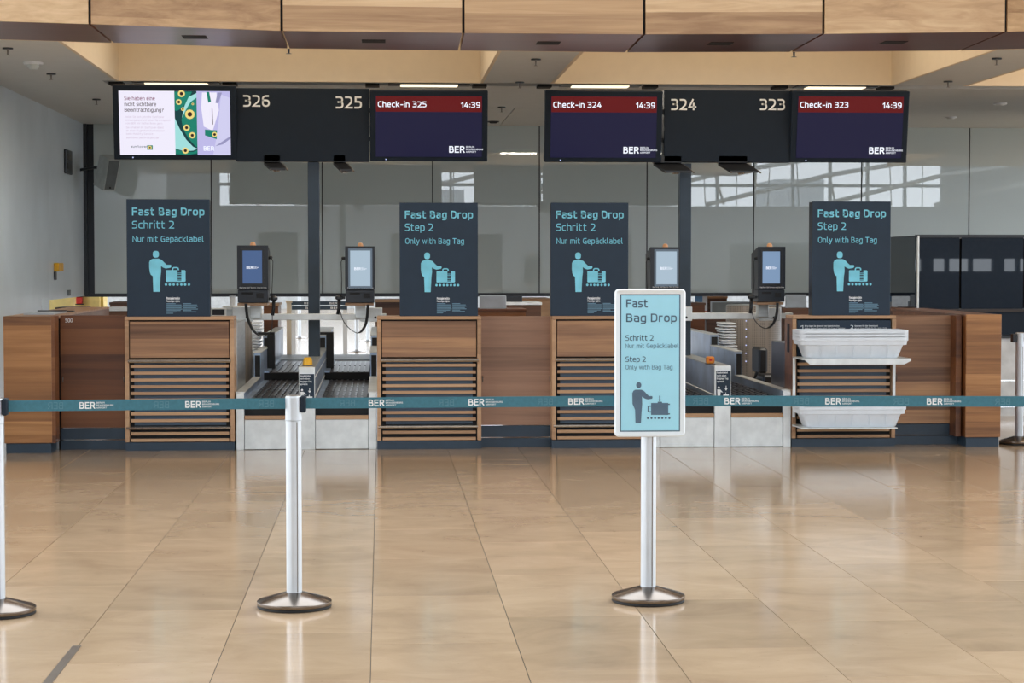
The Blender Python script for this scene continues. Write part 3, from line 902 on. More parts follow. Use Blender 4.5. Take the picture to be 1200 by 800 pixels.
hood(309, 336, 190, 200.5, 'black camera hood left of the left navy post', None)
hood(390.5, 412.5, 190, 202, 'black camera hood right of the left navy post', None)
hood(766, 806, 191, 203.5, 'black camera hood overlapping the top of the right navy post', None)
hood(842, 883, 191, 203.5, 'rightmost black camera hood, right of the right navy post', None)

def display(px0, px1, py0, py1, label, content, arm, rz=0.0):
    Y0 = YS - 0.12
    a, b = P(px0, py1, Y0), P(px1, py0, Y0)
    cx, cz = (a.x + b.x) / 2, (a.z + b.z) / 2
    t = thing('overhead_display', label, 'screen', (cx, Y0, cz))
    W, H = b.x - a.x, b.z - a.z
    box('casing', 'navy_sign', t, a.x, b.x, Y0, Y0 + 0.12, a.z, b.z, 0.006)
    ix0, ix1, iz0, iz1 = a.x + 0.05 * W, b.x - 0.048 * W, a.z + 0.065 * H, b.z - 0.075 * H
    content(t, ix0, ix1, iz0, iz1, Y0 - 0.003)
    s_ = 1 if arm > 0 else -1
    xe = b.x if s_ > 0 else a.x
    for k in (0.3, 0.7):
        zz = a.z + H * k
        box('support_arm', 'frame_dark', t, min(xe - s_ * .3, xe + s_ * .12), max(xe - s_ * .3, xe + s_ * .12), Y0 + 0.121, Y0 + 0.15, zz - .02, zz + .02)
    t.rotation_euler = (rad(9), 0, rz)
    return t

def bar_lines(m, t, x0, z0, z1, Y, widths, name='small_print'):
    h = (z1 - z0) / len(widths)
    bx = []
    for i, w in enumerate(widths):
        zt = z1 - i * h
        bx.append((x0, x0 + w, Y - 0.001, Y, zt - h * 0.55, zt))
    return joined(name, m, t, bx, (x0, Y, z0))

def ber_logo(m, t, x0, x1, z0, z1, Y, bold=0.05, ex=0.0012):
    """BER with the three stacked words on its right"""
    w = x1 - x0
    text('BER', m, t, x0, x0 + w * 0.46, z0, z1, Y, bold, ex=ex)
    h = (z1 - z0)
    ws = (0.24, 0.50, 0.30)
    for i, s in enumerate(('BERLIN', 'BRANDENBURG', 'AIRPORT')):
        zt = z1 - i * h * 0.37
        text(s, m, t, x0 + w * 0.50, x0 + w * (0.50 + ws[i]), zt - h * 0.24, zt, Y, 0.02, ex=ex)

def checkin(num):
    def f(t, x0, x1, z0, z1, Y):
        W, H = x1 - x0, z1 - z0
        scr = box('screen', 'screen_navy', t, x0, x1, Y - 0.002, Y + 0.002, z0, z1)
        bar = box('title_bar', 'screen_red', scr, x0 + 0.003, x1 - 0.003, Y - 0.004, Y, z1 - 0.26 * H, z1 - 0.002)
        text('Check-in ' + num, 'screen_text', bar, x0 + 0.02 * W, x0 + 0.475 * W, z1 - 0.185 * H, z1 - 0.09 * H, Y - 0.0045, 0.022)
        text('14:39', 'screen_text', bar, x0 + 0.80 * W, x0 + 0.98 * W, z1 - 0.19 * H, z1 - 0.095 * H, Y - 0.0045, 0.022)
        ber_logo('screen_text', scr, x0 + 0.69 * W, x0 + 1.01 * W, z0 + 0.07 * H, z0 + 0.18 * H, Y - 0.0025)
        box('status_light', 'led_small', t, x0 + 0.09 * W, x0 + 0.10 * W, Y - 0.004, Y, z0 - 0.03, z0 - 0.02)
    return f

def disc_pts(cx, cz, r, n=16, rx=None):
    rx = rx or r
    return [(cx + rx * math.cos(2 * math.pi * k / n), cz + r * math.sin(2 * math.pi * k / n)) for k in range(n)]

def advert(t, x0, x1, z0, z1, Y):
    W, H = x1 - x0, z1 - z0
    q = lambda u, v: (x0 + u * W, z1 - v * H)
    scr = box('screen', 'screen_white', t, x0, x1, Y - 0.002, Y + 0.002, z0, z1)
    L = lambda s, u0, u1, v0, v1, m='screen_mauve', b=0.0: text(s, m, scr, q(u0, 0)[0], q(u1, 0)[0], q(0, v1)[1], q(0, v0)[1], Y - 0.003, b, ex=0.0006)
    L('Sie haben eine', 0.05, 0.325, 0.085, 0.145, 'screen_mauve', 0.01)
    L('nicht sichtbare', 0.05, 0.335, 0.175, 0.235, 'screen_brown', 0.01)
    L('Beeintr\u00e4chtigung?', 0.05, 0.40, 0.265, 0.325, 'screen_brown', 0.01)
    L('Holen Sie sich jetzt Ihr Sunflower', 0.055, 0.405, 0.39, 0.42, 'screen_faint')
    L('Umhaengeband und reisen Sie entspannt', 0.055, 0.46, 0.44, 0.47, 'screen_faint')
    L('vom BER. Wir helfen Ihnen gern.', 0.055, 0.39, 0.49, 0.52, 'screen_faint')
    L('Sie erhalten Ihr Sunflower-Band', 0.06, 0.395, 0.555, 0.585, 'screen_faint')
    L('an allen Flughafeninformationen', 0.06, 0.405, 0.605, 0.635, 'screen_faint')
    L('beim Mobility Service', 0.06, 0.30, 0.655, 0.685, 'screen_faint')
    L('sunflower.berlin-airport.de', 0.06, 0.35, 0.715, 0.745, 'screen_faint', 0.01)
    L('sunflower', 0.10, 0.245, 0.855, 0.885, 'screen_green_dark', 0.03)
    prism('print_patch', 'screen_green', scr, [q(.245, .85), q(.295, .85), q(.295, .92), q(.245, .92)], Y - 0.0028, 0.0008)
    prism('print_flower', 'screen_yellow', scr, disc_pts(*q(.27, .885), 0.028 * H, 10), Y - 0.0034, 0.0006)
    prism('print_dot', 'screen_brown', scr, disc_pts(*q(.27, .885), 0.014 * H, 10), Y - 0.004, 0.0006)
    # green lanyard picture
    gp = box('green_picture', 'screen_green_dark', scr, q(.50, 0)[0], q(.70, 0)[0], Y - 0.0026, Y, z0, z1)
    prism('print_patch', 'screen_green', scr, [q(.50, .01), q(.66, .01), q(.62, .16), q(.56, .27), q(.52, .31), q(.50, .30)], Y - 0.0032, 0.0005)
    prism('print_patch', 'screen_green', scr, [q(.70, .08), q(.64, .13), q(.59, .28), q(.56, .45), q(.575, .60), q(.62, .74), q(.68, .86), q(.70, .88)], Y - 0.0032, 0.0005)
    prism('print_patch', 'screen_mint', scr, [q(.70, .03), q(.63, .09), q(.585, .25), q(.565, .42), q(.60, .30), q(.645, .17), q(.70, .10)], Y - 0.0036, 0.0005)
    prism('print_patch', 'screen_mint', scr, [q(.50, .42), q(.54, .58), q(.60, .76), q(.66, .87), q(.70, .90), q(.66, .93), q(.58, .94), q(.50, .90)], Y - 0.0036, 0.0005)
    prism('print_patch', 'screen_green', scr, [q(.50, .91), q(.58, .95), q(.66, .95), q(.70, .92), q(.70, .97), q(.62, .995), q(.50, .985)], Y - 0.004, 0.0005)
    for (u, v, r) in ((.565, .04, .055), (.54, .17, .045), (.575, .28, .03), (.637, .36, .075), (.605, .57, .05), (.655, .69, .05), (.59, .93, .05), (.665, .20, .018)):
        prism('print_flower', 'screen_yellow', scr, disc_pts(*q(u, v), r * H, 12), Y - 0.0046, 0.0005)
        prism('print_dot', 'screen_brown', scr, disc_pts(*q(u, v), r * H * .5, 10), Y - 0.0052, 0.0005)
    # person in a pale coat with a lanyard
    prism('coat_picture', 'screen_lilac', scr, [q(.70, .0), q(1.0, .0), q(1.0, 1.0), q(.70, 1.0)], Y - 0.0028, 0.0008)
    prism('print_patch', 'screen_white', scr, [q(.75, .02), q(.88, .02), q(.90, .3), q(.84, .62), q(.76, .55), q(.74, .25)], Y - 0.0034, 0.0005)
    prism('print_patch', 'screen_coat', scr, [q(1.0, .10), q(.92, .05), q(.90, .40), q(.87, .75), q(.84, 1.0), q(1.0, 1.0)], Y - 0.004, 0.0005)
    prism('print_patch', 'screen_coat_fold', scr, [q(1.0, .70), q(.93, .78), q(.86, .86), q(.93, .83), q(1.0, .74)], Y - 0.0046, 0.0005)
    prism('print_patch', 'screen_green', scr, [q(.79, .01), q(.815, .01), q(.83, .16), q(.805, .18)], Y - 0.0046, 0.0005)
    prism('print_patch', 'screen_coat_fold', scr, [q(.89, .02), q(.93, .02), q(.895, .19), q(.87, .18)], Y - 0.0046, 0.0005)
    prism('print_patch', 'screen_brown', scr, [q(.835, .27), q(.842, .27), q(.845, .52), q(.838, .52)], Y - 0.0046, 0.0005)
    prism('print_patch', 'screen_green', scr, [q(.77, .60), q(.88, .61), q(.875, .75), q(.77, .69)], Y - 0.0046, 0.0005)
    prism('print_flower', 'screen_yellow', scr, disc_pts(*q(.857, .675), .04 * H, 12), Y - 0.0052, 0.0005)
    prism('print_dot', 'screen_brown', scr, disc_pts(*q(.857, .675), .022 * H, 10), Y - 0.0058, 0.0005)
    text('BER', 'screen_text', scr, q(.755, 0)[0], q(.85, 0)[0], q(0, .93)[1], q(0, .86)[1], Y - 0.0052, 0.04, ex=0.0006)
    box('status_light', 'led_small', t, q(.11, 0)[0], q(.12, 0)[0], Y - 0.004, Y, z0 - 0.03, z0 - 0.02)

display(133, 276.5, 100.5, 187, 'lit overhead screen at the far left showing a white and green advert', advert, 1)
display(433.5, 571.5, 106.5, 189, 'overhead screen reading Check-in 325, right of the left number sign', checkin('325'), -1)
display(638.5, 776, 107, 190, 'overhead screen reading Check-in 324, left of the right number sign', checkin('324'), 1)
display(927, 1064.5, 107, 190.5, 'overhead screen reading Check-in 323, at the far right', checkin('323'), -1)

# ------------------------------------------------------------ counters
ZCT = P(500, 370.5, YF).z      # counter top height
def zof(py): return P(500, py, YF).z
CD = 0.30
def counter(px0, px1, label, instructions=False):
    xa, xb = P(px0, 450, YF).x, P(px1, 450, YF).x
    t = thing('check_in_counter', label, 'counter', ((xa + xb) / 2, YF, 0), 'slatted counter fronts')
    W = xb - xa
    st = 0.034
    zpl = zof(516)
    # carcass
    box('carcass', 'black_gap', t, xa + 0.006, xb - 0.006, YF + 0.06, YF + CD, zpl, ZCT - 0.02)
    box('plinth', 'navy_paint', t, xa, xb, YF + 0.008, YF + CD, 0.0, zpl - 0.004)
    box('stile', 'wood_edge', t, xa, xa + st, YF, YF + CD, zpl, ZCT - 0.03, 0.002)
    box('stile', 'wood_edge', t, xb - st, xb, YF, YF + CD, zpl, ZCT - 0.03, 0.002)
    box('top_rail', 'wood_edge', t, xa, xb, YF, YF + CD, ZCT - 0.028, ZCT, 0.002)
    # upper panel
    zp1, zp0 = ZCT - 0.042, zof(418.2)
    ia, ib = xa + st + 0.009, xb - st - 0.009
    if instructions:
        up = box('instruction_panel', 'navy_board', t, ia, ib, YF + 0.012, YF + 0.04, zp0, zp1)
        text('1', 'text_white', up, ia + .03, ia + .052, zp1 - .072, zp1 - .042, YF + .011, .03)
        text('Bitte legen Sie diese Art von Gep\u00e4ckst\u00fccken', 'text_white', up, ia + .065, ia + .37, zp1 - .054, zp1 - .042, YF + .011, .03, ex=.0006)
        text('in eine Wanne (Please place this type of baggage', 'text_white', up, ia + .065, ia + .42, zp1 - .073, zp1 - .061, YF + .011, .0, ex=.0006)
        text('into a tray and on the belt)', 'text_white', up, ia + .065, ia + .24, zp1 - .092, zp1 - .082, YF + .011, .0, ex=.0006)
        text('2', 'text_white', up, ia + .47, ia + .495, zp1 - .072, zp1 - .042, YF + .011, .03)
        text('Spannen Sie das Gummiband', 'text_white', up, ia + .505, ia + .71, zp1 - .054, zp1 - .042, YF + .011, .03, ex=.0006)
        text('um die Wanne (Please fix the rubber strap', 'text_white', up, ia + .505, ia + .79, zp1 - .073, zp1 - .061, YF + .011, .0, ex=.0006)
        text('around the tray)', 'text_white', up, ia + .505, ia + .61, zp1 - .092, zp1 - .082, YF + .011, .0, ex=.0006)
    else:
        box('upper_panel', 'wood_counter', t, ia, ib, YF + 0.006, YF + 0.04, zp0, zp1, 0.001)
    # perforated sheet and slats
    box('perforated_sheet', 'perforated_navy', t, ia + 0.03, ib - 0.03, YF + 0.045, YF + 0.055, zof(497), zof(424))
    sl_a, sl_b = ia + 0.004, ib - 0.004
    for py in (428.0, 436.0, 443.9, 451.8, 459.6, 467.3, 475.2, 483.2, 491.2, 506.3, 513.9):
        z = zof(py)
        box('slat', 'wood_edge', t, sl_a, sl_b, YF + 0.004, YF + 0.028, z - 0.013, z + 0.013, 0.001)
    # bumper rails
    for k, py in enumerate((421.6, 499.5)):
        z = zof(py)
        h = 0.016 if k == 0 else 0.012
        pr = [(YF + 0.0, z - h), (YF - 0.028, z - h), (YF - 0.036, z - h * .3), (YF - 0.030, z + h * .6), (YF + 0.0, z + h)]
        va = [(xa + 0.01, y, zz) for y, zz in pr] + [(xb - st + 0.004, y, zz) for y, zz in pr]
        if k == 0:
            va = [(xa + 0.028, y, zz) for y, zz in pr] + [(xb - st + 0.008, y, zz) for y, zz in pr]
        fc = [(0, 1, 2, 3, 4), (9, 8, 7, 6, 5)] + [(i, (i + 1) % 5, (i + 1) % 5 + 5, i + 5) for i in range(5)]
        if not (instructions):
            o = mesh_from('bumper_rail', va, fc, 'chrome_rail', t, (xa, YF, z)); fix_normals(o.data)
    return t, xa, xb

c1, c1a, c1b = counter(146.5, 274.5, 'leftmost slatted wooden counter, under the first German bag drop board')
c2, c2a, c2b = counter(442, 564, 'slatted wooden counter under the English board left of centre')
c3, c3a, c3b = counter(647, 764.5, 'slatted wooden counter partly hidden behind the light blue standing sign')
c4, c4a, c4b = counter(928.5, 1049.5, 'slatted wooden counter holding white trays on fold-out shelves', True)

# recessed gates between counters
def gate(px0, px1, py_top, py_wood, label, m, Y, floor_text=None):
    a, b = P(px0, 450, Y), P(px1, 450, Y)
    t = thing('counter_gate', label, 'gate', ((a.x + b.x) / 2, Y, 0))
    zt, zw = P(px0 + 20, py_top, Y).z, P(px0 + 20, py_wood, Y).z
    box('door_panel', m, t, a.x, b.x, Y, Y + 0.04, zw, zt, 0.002)
    box('kick_plate', 'navy_paint', t, a.x, b.x, Y + 0.01, Y + 0.05, 0.085, zw - 0.006, 0.001)
    box('plinth', 'navy_paint', t, a.x, b.x, Y - 0.01, Y + 0.05, 0.0, 0.077, 0.001)
    for s in (0, 1):
        x = b.x - 0.02 if s else a.x + 0.02
        tube('hinge', 'strip_metal', t, [(x, Y - 0.004, 0.5 * zt), (x, Y - 0.004, 0.5 * zt + 0.05)], 0.005, 6)
    return t, a, b
YG = YF + 0.16
g1, ga, gb = gate(71, 148, 369.5, 501, 'dark walnut gate panel between the left pillar and the first counter', 'wood_gate_dark', YG)
ptext('500', 'text_white', g1, 76.5, 85, 373, 377.5, YG - 0.001, 0.01, name='number')
gate(563, 647, 370.5, 498, 'brown wooden gate panel between the two middle counters', 'wood_gate', YG)
g3, ga, gb = gate(1048, 1126, 369.5, 496, 'wooden gate panel between the tray counter and the right pillar', 'wood_counter', YG)

# end pillars: transverse counters running back
def pillar(px0, px1, ytop, side, label, Yp):
    a, b = P(px0, 450, Yp), P(px1, 450, Yp)
    t = thing('end_counter', label, 'counter', ((a.x + b.x) / 2, Yp, 0))
    zt = ZCT + 0.01
    zw = 0.085
    Lg = 3.6 if side > 0 else 2.5
    fx0, fx1 = a.x, b.x
    box('front_panel', 'wood_pillar', t, fx0, fx1, Yp, Yp + 0.03, zw, zt, 0.002)
    box('plinth', 'navy_paint', t, fx0 + 0.01, fx1 - 0.01, Yp + 0.02, Yp + Lg, 0, zw - 0.004)
    box('body', 'wood_gate_dark', t, fx0 + 0.002, fx1 - 0.002, Yp + 0.032, Yp + Lg, zw, zt - 0.02)
    box('worktop', 'wood_counter' if side > 0 else 'wood_desk', t, fx0, fx1, Yp + 0.031, Yp + Lg, zt - 0.018, zt, 0.001)
    return t, fx0, fx1, zt
YPL = FL(30, 531).y
lp, lx0, lx1, lzt = pillar(4.5, 60.5, 372, 1, 'wooden end counter at the far left by the wall', YPL)
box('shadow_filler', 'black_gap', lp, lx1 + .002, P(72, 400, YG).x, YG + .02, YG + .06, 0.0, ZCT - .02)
box('edge_strip', 'wood_gate_dark', lp, lx1, lx1 + 0.03, YPL + 0.004, YPL + 0.20, 0.085, lzt)
YPR = FL(1150, 523.5).y
rp, rx0, rx1, rzt = pillar(1132, 1173, 368, -1, 'wooden end counter at the far right, beside the dark glass cabin', YPR)
# dark jamb left of the right pillar and right of the left pillar
box('edge_strip', 'wood_gate_dark', rp, rx0 - 0.06, rx0 - 0.012, YPR + 0.1, YG + 0.05, 0.085, rzt - 0.01)

# things on the left worktop
t = thing('glass_guard', 'low clear plastic screen on the far left worktop', 'guard', (lx0 + .1, YPL + 1.6, lzt))
gm = bpy.data.materials.new('clear_acrylic'); gm.use_nodes = True
gb_ = gm.node_tree.nodes['Principled BSDF']; gb_.inputs['Transmission Weight'].default_value = 1.0; gb_.inputs['Roughness'].default_value = 0.02; gb_.inputs['Base Color'].default_value = (0.95, 0.97, 0.97, 1); gb_.inputs['IOR'].default_value = 1.3
MATS['clear_acrylic'] = gm
box('pane', 'clear_acrylic', t, lx0 + .05, lx1 - .05, YPL + 1.6, YPL + 1.61, lzt + 0.01, lzt + .12)
box('foot', 'frame_dark', t, lx0 + .05, lx1 - .05, YPL + 1.57, YPL + 1.64, lzt, lzt + .01)
t = thing('counter_mat', 'flat grey mat lying on the far left worktop', 'mat', (lx0 + .1, YPL + .7, lzt))
box('sheet', 'paper_grey', t, lx0 + .08, lx1 - .06, YPL + .5, YPL + 1.2, lzt, lzt + .012)
box('edge', 'frame_dark', t, lx0 + .08, lx1 - .06, YPL + 1.2, YPL + 1.24, lzt, lzt + .022)

# ------------------------------------------------------------ Fast Bag Drop boards
def bag_board(px0, px1, py0, py1, german, label):
    Y = YF + 0.03
    a, b = P(px0, py1, Y), P(px1, py0, Y)
    x0, x1, z0, z1 = a.x, b.x, ZCT, b.z
    W, H = x1 - x0, z1 - z0
    t = thing('information_board', label, 'sign board', ((x0 + x1) / 2, Y, ZCT), 'navy bag drop boards on the counters')
    box('board', 'navy_board', t, x0, x1, Y, Y + 0.02, z0, z1, 0.002)
    box('box_back', 'black_case', t, x0 + 0.006, x1 - 0.006, Y + 0.02, Y + 0.17, z0, z1 - 0.004)
    q = lambda u, v: (x0 + u / 96.0 * W, z1 - v / 136.0 * H)
    Yt = Y - 0.0005
    def L(s, u0, u1, v0, v1, m, bld):
        text(s, m, t, q(u0, 0)[0], q(u1, 0)[0], q(0, v1)[1], q(0, v0)[1], Yt, bld)
    L('Fast Bag Drop', 6.5, 90, 9.7, 18.8, 'text_cyan', 0.028)
    if german:
        L('Schritt 2', 6.5, 55, 25, 33.8, 'text_cyan', 0.004)
        L('Nur mit Gep\u00e4cklabel', 7, 89, 42.5, 49.3, 'text_cyan', 0.004)
    else:
        L('Step 2', 6.5, 41, 25, 33.8, 'text_cyan', 0.004)
        L('Only with Bag Tag', 7, 79, 42.5, 49.3, 'text_cyan', 0.004)
    Z = lambda X, Yy: q((X / 5.33) + 1.0, (Yy / 5.33) - 3.0)   # outline measured on the first board
    def poly(pts, name='pictogram'):
        prism(name, 'text_cyan', t, [Z(*p) for p in pts], Y - 0.0016, 0.0016)
    def disc(X, Yy, r, n=16, name='pictogram'):
        poly([(X + r * math.cos(2 * math.pi * k / n), Yy + r * math.sin(2 * math.pi * k / n)) for k in range(n)], name)
    hx, hy = 174, 355
    poly([(hx + 19 * (abs(math.cos(a_)) ** .75) * (1 if math.cos(a_) > 0 else -1), hy + 21 * (abs(math.sin(a_)) ** .75) * (1 if math.sin(a_) > 0 else -1)) for a_ in [2 * math.pi * k / 20 for k in range(20)]])
    poly([(133, 404), (140, 390), (155, 383), (190, 382), (207, 388), (222, 403), (240, 420), (266, 420), (269, 430), (264, 438), (235, 443), (220, 438), (205, 428), (206, 460), (202, 490), (197, 587), (157, 587), (154, 490), (142, 482), (136, 465), (133, 440)])
    poly([(235, 458), (238, 453), (306, 453), (306, 525), (238, 525), (235, 521)])
    poly([(330, 453), (352, 453), (356, 458), (356, 521), (352, 525), (330, 525)])
    poly([(306, 470), (330, 470), (330, 473), (306, 473)])
    for k in range(5):
        y = 473 + k * 11
        poly([(306, y + 6), (330, y + 6), (330, y + 9), (306, y + 9)])
    poly([(306, 518), (330, 518), (330, 525), (306, 525)])
    poly([(272, 453), (274, 440), (282, 434), (306, 434), (314, 440), (316, 453), (308, 453), (307, 444), (303, 441), (286, 441), (281, 444), (280, 453)])
    for k in range(7):
        disc(235 + k * 23.6, 542, 8, 10)
    text('Passagierrechte', 'text_white', t, q(45.5, 0)[0], q(61, 0)[0], q(0, 116)[1], q(0, 113.2)[1], Yt, .03, ex=.0006)
    text('Passenger rights', 'text_white', t, q(45.5, 0)[0], q(61, 0)[0], q(0, 119)[1], q(0, 116.8)[1], Yt, .03, ex=.0006)
    for (u, nn) in ((45.5, (.11, .18, .19, .18, .19, .17, .12, .08)), (64.5, (.10, .17, .18, .16, .18, .10, .16))):
        bar_lines('text_dim', t, q(u, 0)[0], q(0, 120 + len(nn) * 1.65)[1], q(0, 120.5)[1], Yt, [k * W for k in nn])
    return t
bag_board(149, 245.5, 233.5, 370, True, 'navy board reading Fast Bag Drop Schritt 2, at the far left')
bag_board(468.5, 560, 237.5, 370, False, 'navy board reading Fast Bag Drop Step 2, left of centre')
bag_board(645.5, 736.5, 237.5, 370, True, 'navy board reading Schritt 2, behind the light blue standing sign')
bag_board(951.5, 1044, 236, 370, False, 'navy board reading Fast Bag Drop Step 2, above the white trays')

# ------------------------------------------------------------ conveyor stations
ZB1 = 0.43
def rounded(pts): return pts
def station(pxl, pxd0, pxd1, pxr, side_label, button_m):
    """steel double feed conveyor between two counters"""
    x0, x1 = P(pxl, 450, YF).x, P(pxr, 450, YF).x
    xd0, xd1 = P(pxd0, 450, YF).x, P(pxd1, 450, YF).x
    t = thing('baggage_conveyor', side_label, 'conveyor', ((x0 + x1) / 2, YF, 0), 'steel double bag drop conveyors')
    gw = 0.066
    Ya = YF + 0.02
    zg = zof(460)
    # lane guards, low front part, middle part and high rear part
    for (gx, nm) in ((x0, 'l'), (x1 - gw, 'r')):
        box('end_post', 'bright_steel', t, gx, gx + gw, Ya, Ya + 0.04, 0, zg, 0.002)
        g = box('side_guard', 'blue_steel', t, gx, gx + gw, Ya + 0.041, 19.5, 0, zg, 0.002)
        box('guard_ledge', 'bright_steel', g, gx - 0.006, gx + gw + 0.006, Ya + 0.041, 19.5, zg, zg + 0.008)
        g = box('side_guard', 'blue_steel', t, gx, gx + gw, 19.5, 20.98, 0, 0.72, 0.002)
        box('end_cap', 'rubber', g, gx + 0.012, gx + gw - 0.004, 19.485, 19.5, zg + 0.01, 0.70)
        box('guard_ledge', 'bright_steel', g, gx - 0.006, gx + gw + 0.006, 19.5, 20.98, 0.72, 0.73)
        g = box('side_guard', 'blue_steel', t, gx, gx + gw + .02, 21.0, 23.6, 0, 0.835, 0.002)
        box('end_cap', 'rubber', g, gx + 0.012, gx + gw + .01, 20.985, 21.0, 0.73, 0.815)
        box('guard_ledge', 'bright_steel', g, gx - 0.006, gx + gw + 0.026, 21.0, 23.6, 0.835, 0.845)
    # divider
    zd = P(360, 430, YF).z
    box('divider_front', 'bright_steel', t, xd0, xd1, Ya - 0.005, Ya + 0.035, 0, zd, 0.002)
    d = box('divider', 'blue_steel', t, xd0 + 0.004, xd1 - 0.004, Ya + 0.036, 20.98, 0, zd - 0.012, 0.002)
    box('divider_cap', 'brushed_steel', d, xd0, xd1, Ya + 0.036, 20.98, zd - 0.012, zd, 0.001)
    tube('groove', 'bright_steel', d, [(xd1, Ya + .04, zd - .09), (xd1, 20.9, zd - .09)], 0.004, 6)
    tube('groove', 'bright_steel', d, [(xd1, Ya + .04, ZB1 + .02), (xd1, 20.9, ZB1 + .05)], 0.006, 6)
    tube('groove', 'bright_steel', d, [(xd0, Ya + .04, ZB1 + .02), (xd0, 20.9, ZB1 + .05)], 0.006, 6)
    g = box('divider', 'blue_steel', t, xd0 - .01, xd1 + .0, 21.0, 23.6, 0, 0.835, 0.002)
    box('end_cap', 'rubber', g, xd0 + .004, xd1 - 0.02, 20.985, 21.0, 0.70, 0.815)
    box('divider_cap', 'bright_steel', g, xd0 - .016, xd1 + .006, 21.0, 23.6, 0.835, 0.845)
    # black portal uprights beside each lane
    for lx in (x0 + gw, xd1):
        box('portal_upright', 'rubber', t, lx + 0.0, lx + 0.075, 20.6, 20.75, 0.40, 0.86, 0.004)
        box('portal_head', 'rubber', t, lx - 0.10, lx + 0.075, 20.6, 20.75, 0.86, 0.885, 0.004)
    # lanes
    for (la, lb) in ((x0 + gw, xd0), (xd1, x1 - gw)):
        fp = box('front_panel', 'bright_steel', t, la + 0.004, lb - 0.004, Ya + 0.01, Ya + 0.03, 0.004, zof(491.2), 0.001)
        box('bump_strip', 'wood_edge', t, la + 0.004, lb - 0.004, Ya - 0.002, Ya + 0.03, zof(490.8), zof(486.2), 0.001)
        box('front_recess', 'black_gap', t, la + 0.002, lb - 0.002, Ya + 0.05, Ya + 0.08, zof(486), ZB1 - 0.05)
        b1 = box('belt', 'belt_rubber', t, la + 0.05, lb - 0.01, Ya + 0.03, 20.0, ZB1 - 0.05, ZB1 - 0.004, 0.004)
        box('belt_margin', 'blue_steel', t, la, la + 0.05, Ya + 0.03, 20.0, ZB1 - 0.05, ZB1)
        ribs = []
        n = 7
        wl2 = (lb - 0.02 - (la + 0.06)) / n
        for r_ in range(9):
            for c_ in range(n):
                ya = Ya + 0.06 + r_ * 0.31
                if ya + .27 > 20.0: continue
                xa_ = la + 0.06 + c_ * wl2
                ribs.append((xa_ + .004, xa_ + wl2 * 0.40, ya, ya + 0.26, ZB1 - 0.004, ZB1 + 0.006))
        joined('belt_ribs', 'belt_rib', b1, ribs, (la, Ya, ZB1), stuff=True)
        box('step_front', 'black_gap', t, la, lb, 20.02, 20.06, ZB1 - 0.03, 0.50)
        b2 = box('belt', 'belt_rubber', t, la + 0.05, lb - 0.01, 20.07, 22.4, 0.44, 0.505, 0.004)
        box('belt_margin', 'blue_steel', t, la, la + 0.05, 20.07, 22.4, 0.44, 0.515)
        ribs = []
        for r_ in range(2):
            for c_ in range(n):
                ya = 20.15 + r_ * 1.1
                xa_ = la + 0.06 + c_ * wl2
                ribs.append((xa_ + .004, xa_ + wl2 * 0.3, ya, ya + 0.9, 0.505, 0.513))
        joined('belt_ribs', 'belt_rib', b2, ribs, (la, 20, ZB1), stuff=True)
        box('end_plate', 'paper_grey', t, la, lb, 22.41, 23.6, 0.44, 0.52)
        box('lane_body', 'dark_steel', t, la, lb, Ya + .1, 23.5, 0.02, ZB1 - 0.06)
    # emergency button
    cx = (xd0 + xd1) / 2
    bt = thing('emergency_button', ('yellow' if button_m == 'yellow_plastic' else 'orange') + ' emergency stop button on the ' + ('left' if button_m == 'yellow_plastic' else 'right') + ' conveyor divider', 'button', (cx, YF + .3, zd))
    yb = Ya + 0.22
    if button_m == 'yellow_plastic':
        lathe('cap', button_m, bt, (cx - .0, yb, zd), [(0.040, 0), (0.042, 0.02), (0.036, 0.06), (0.028, 0.072)], 20)
        lathe('collar', 'black_plastic', bt, (cx - .0, yb, zd), [(0.046, 0), (0.046, 0.006)], 20)
    else:
        cx -= 0.07
        box('cap', button_m, bt, cx - .035, cx + .035, yb, yb + .07, zd + .006, zd + .068, 0.01)
        box('collar', 'black_plastic', bt, cx - .04, cx + .04, yb - .01, yb + .08, zd, zd + .006)
        lathe('knob', 'red_plastic', bt, (cx, yb - 0.004, zd + .03), [(0.012, 0), (0.012, 0.02)], 12)
    return t, x0, x1, xd0, xd1, zd
sA = station(276.5, 350, 369, 441, 'steel double bag drop conveyor at the left under number 326 and 325', 'yellow_plastic')
sB = station(765, 838, 857, 927.5, 'steel double bag drop conveyor at the right under number 324 and 323', 'orange_plastic')

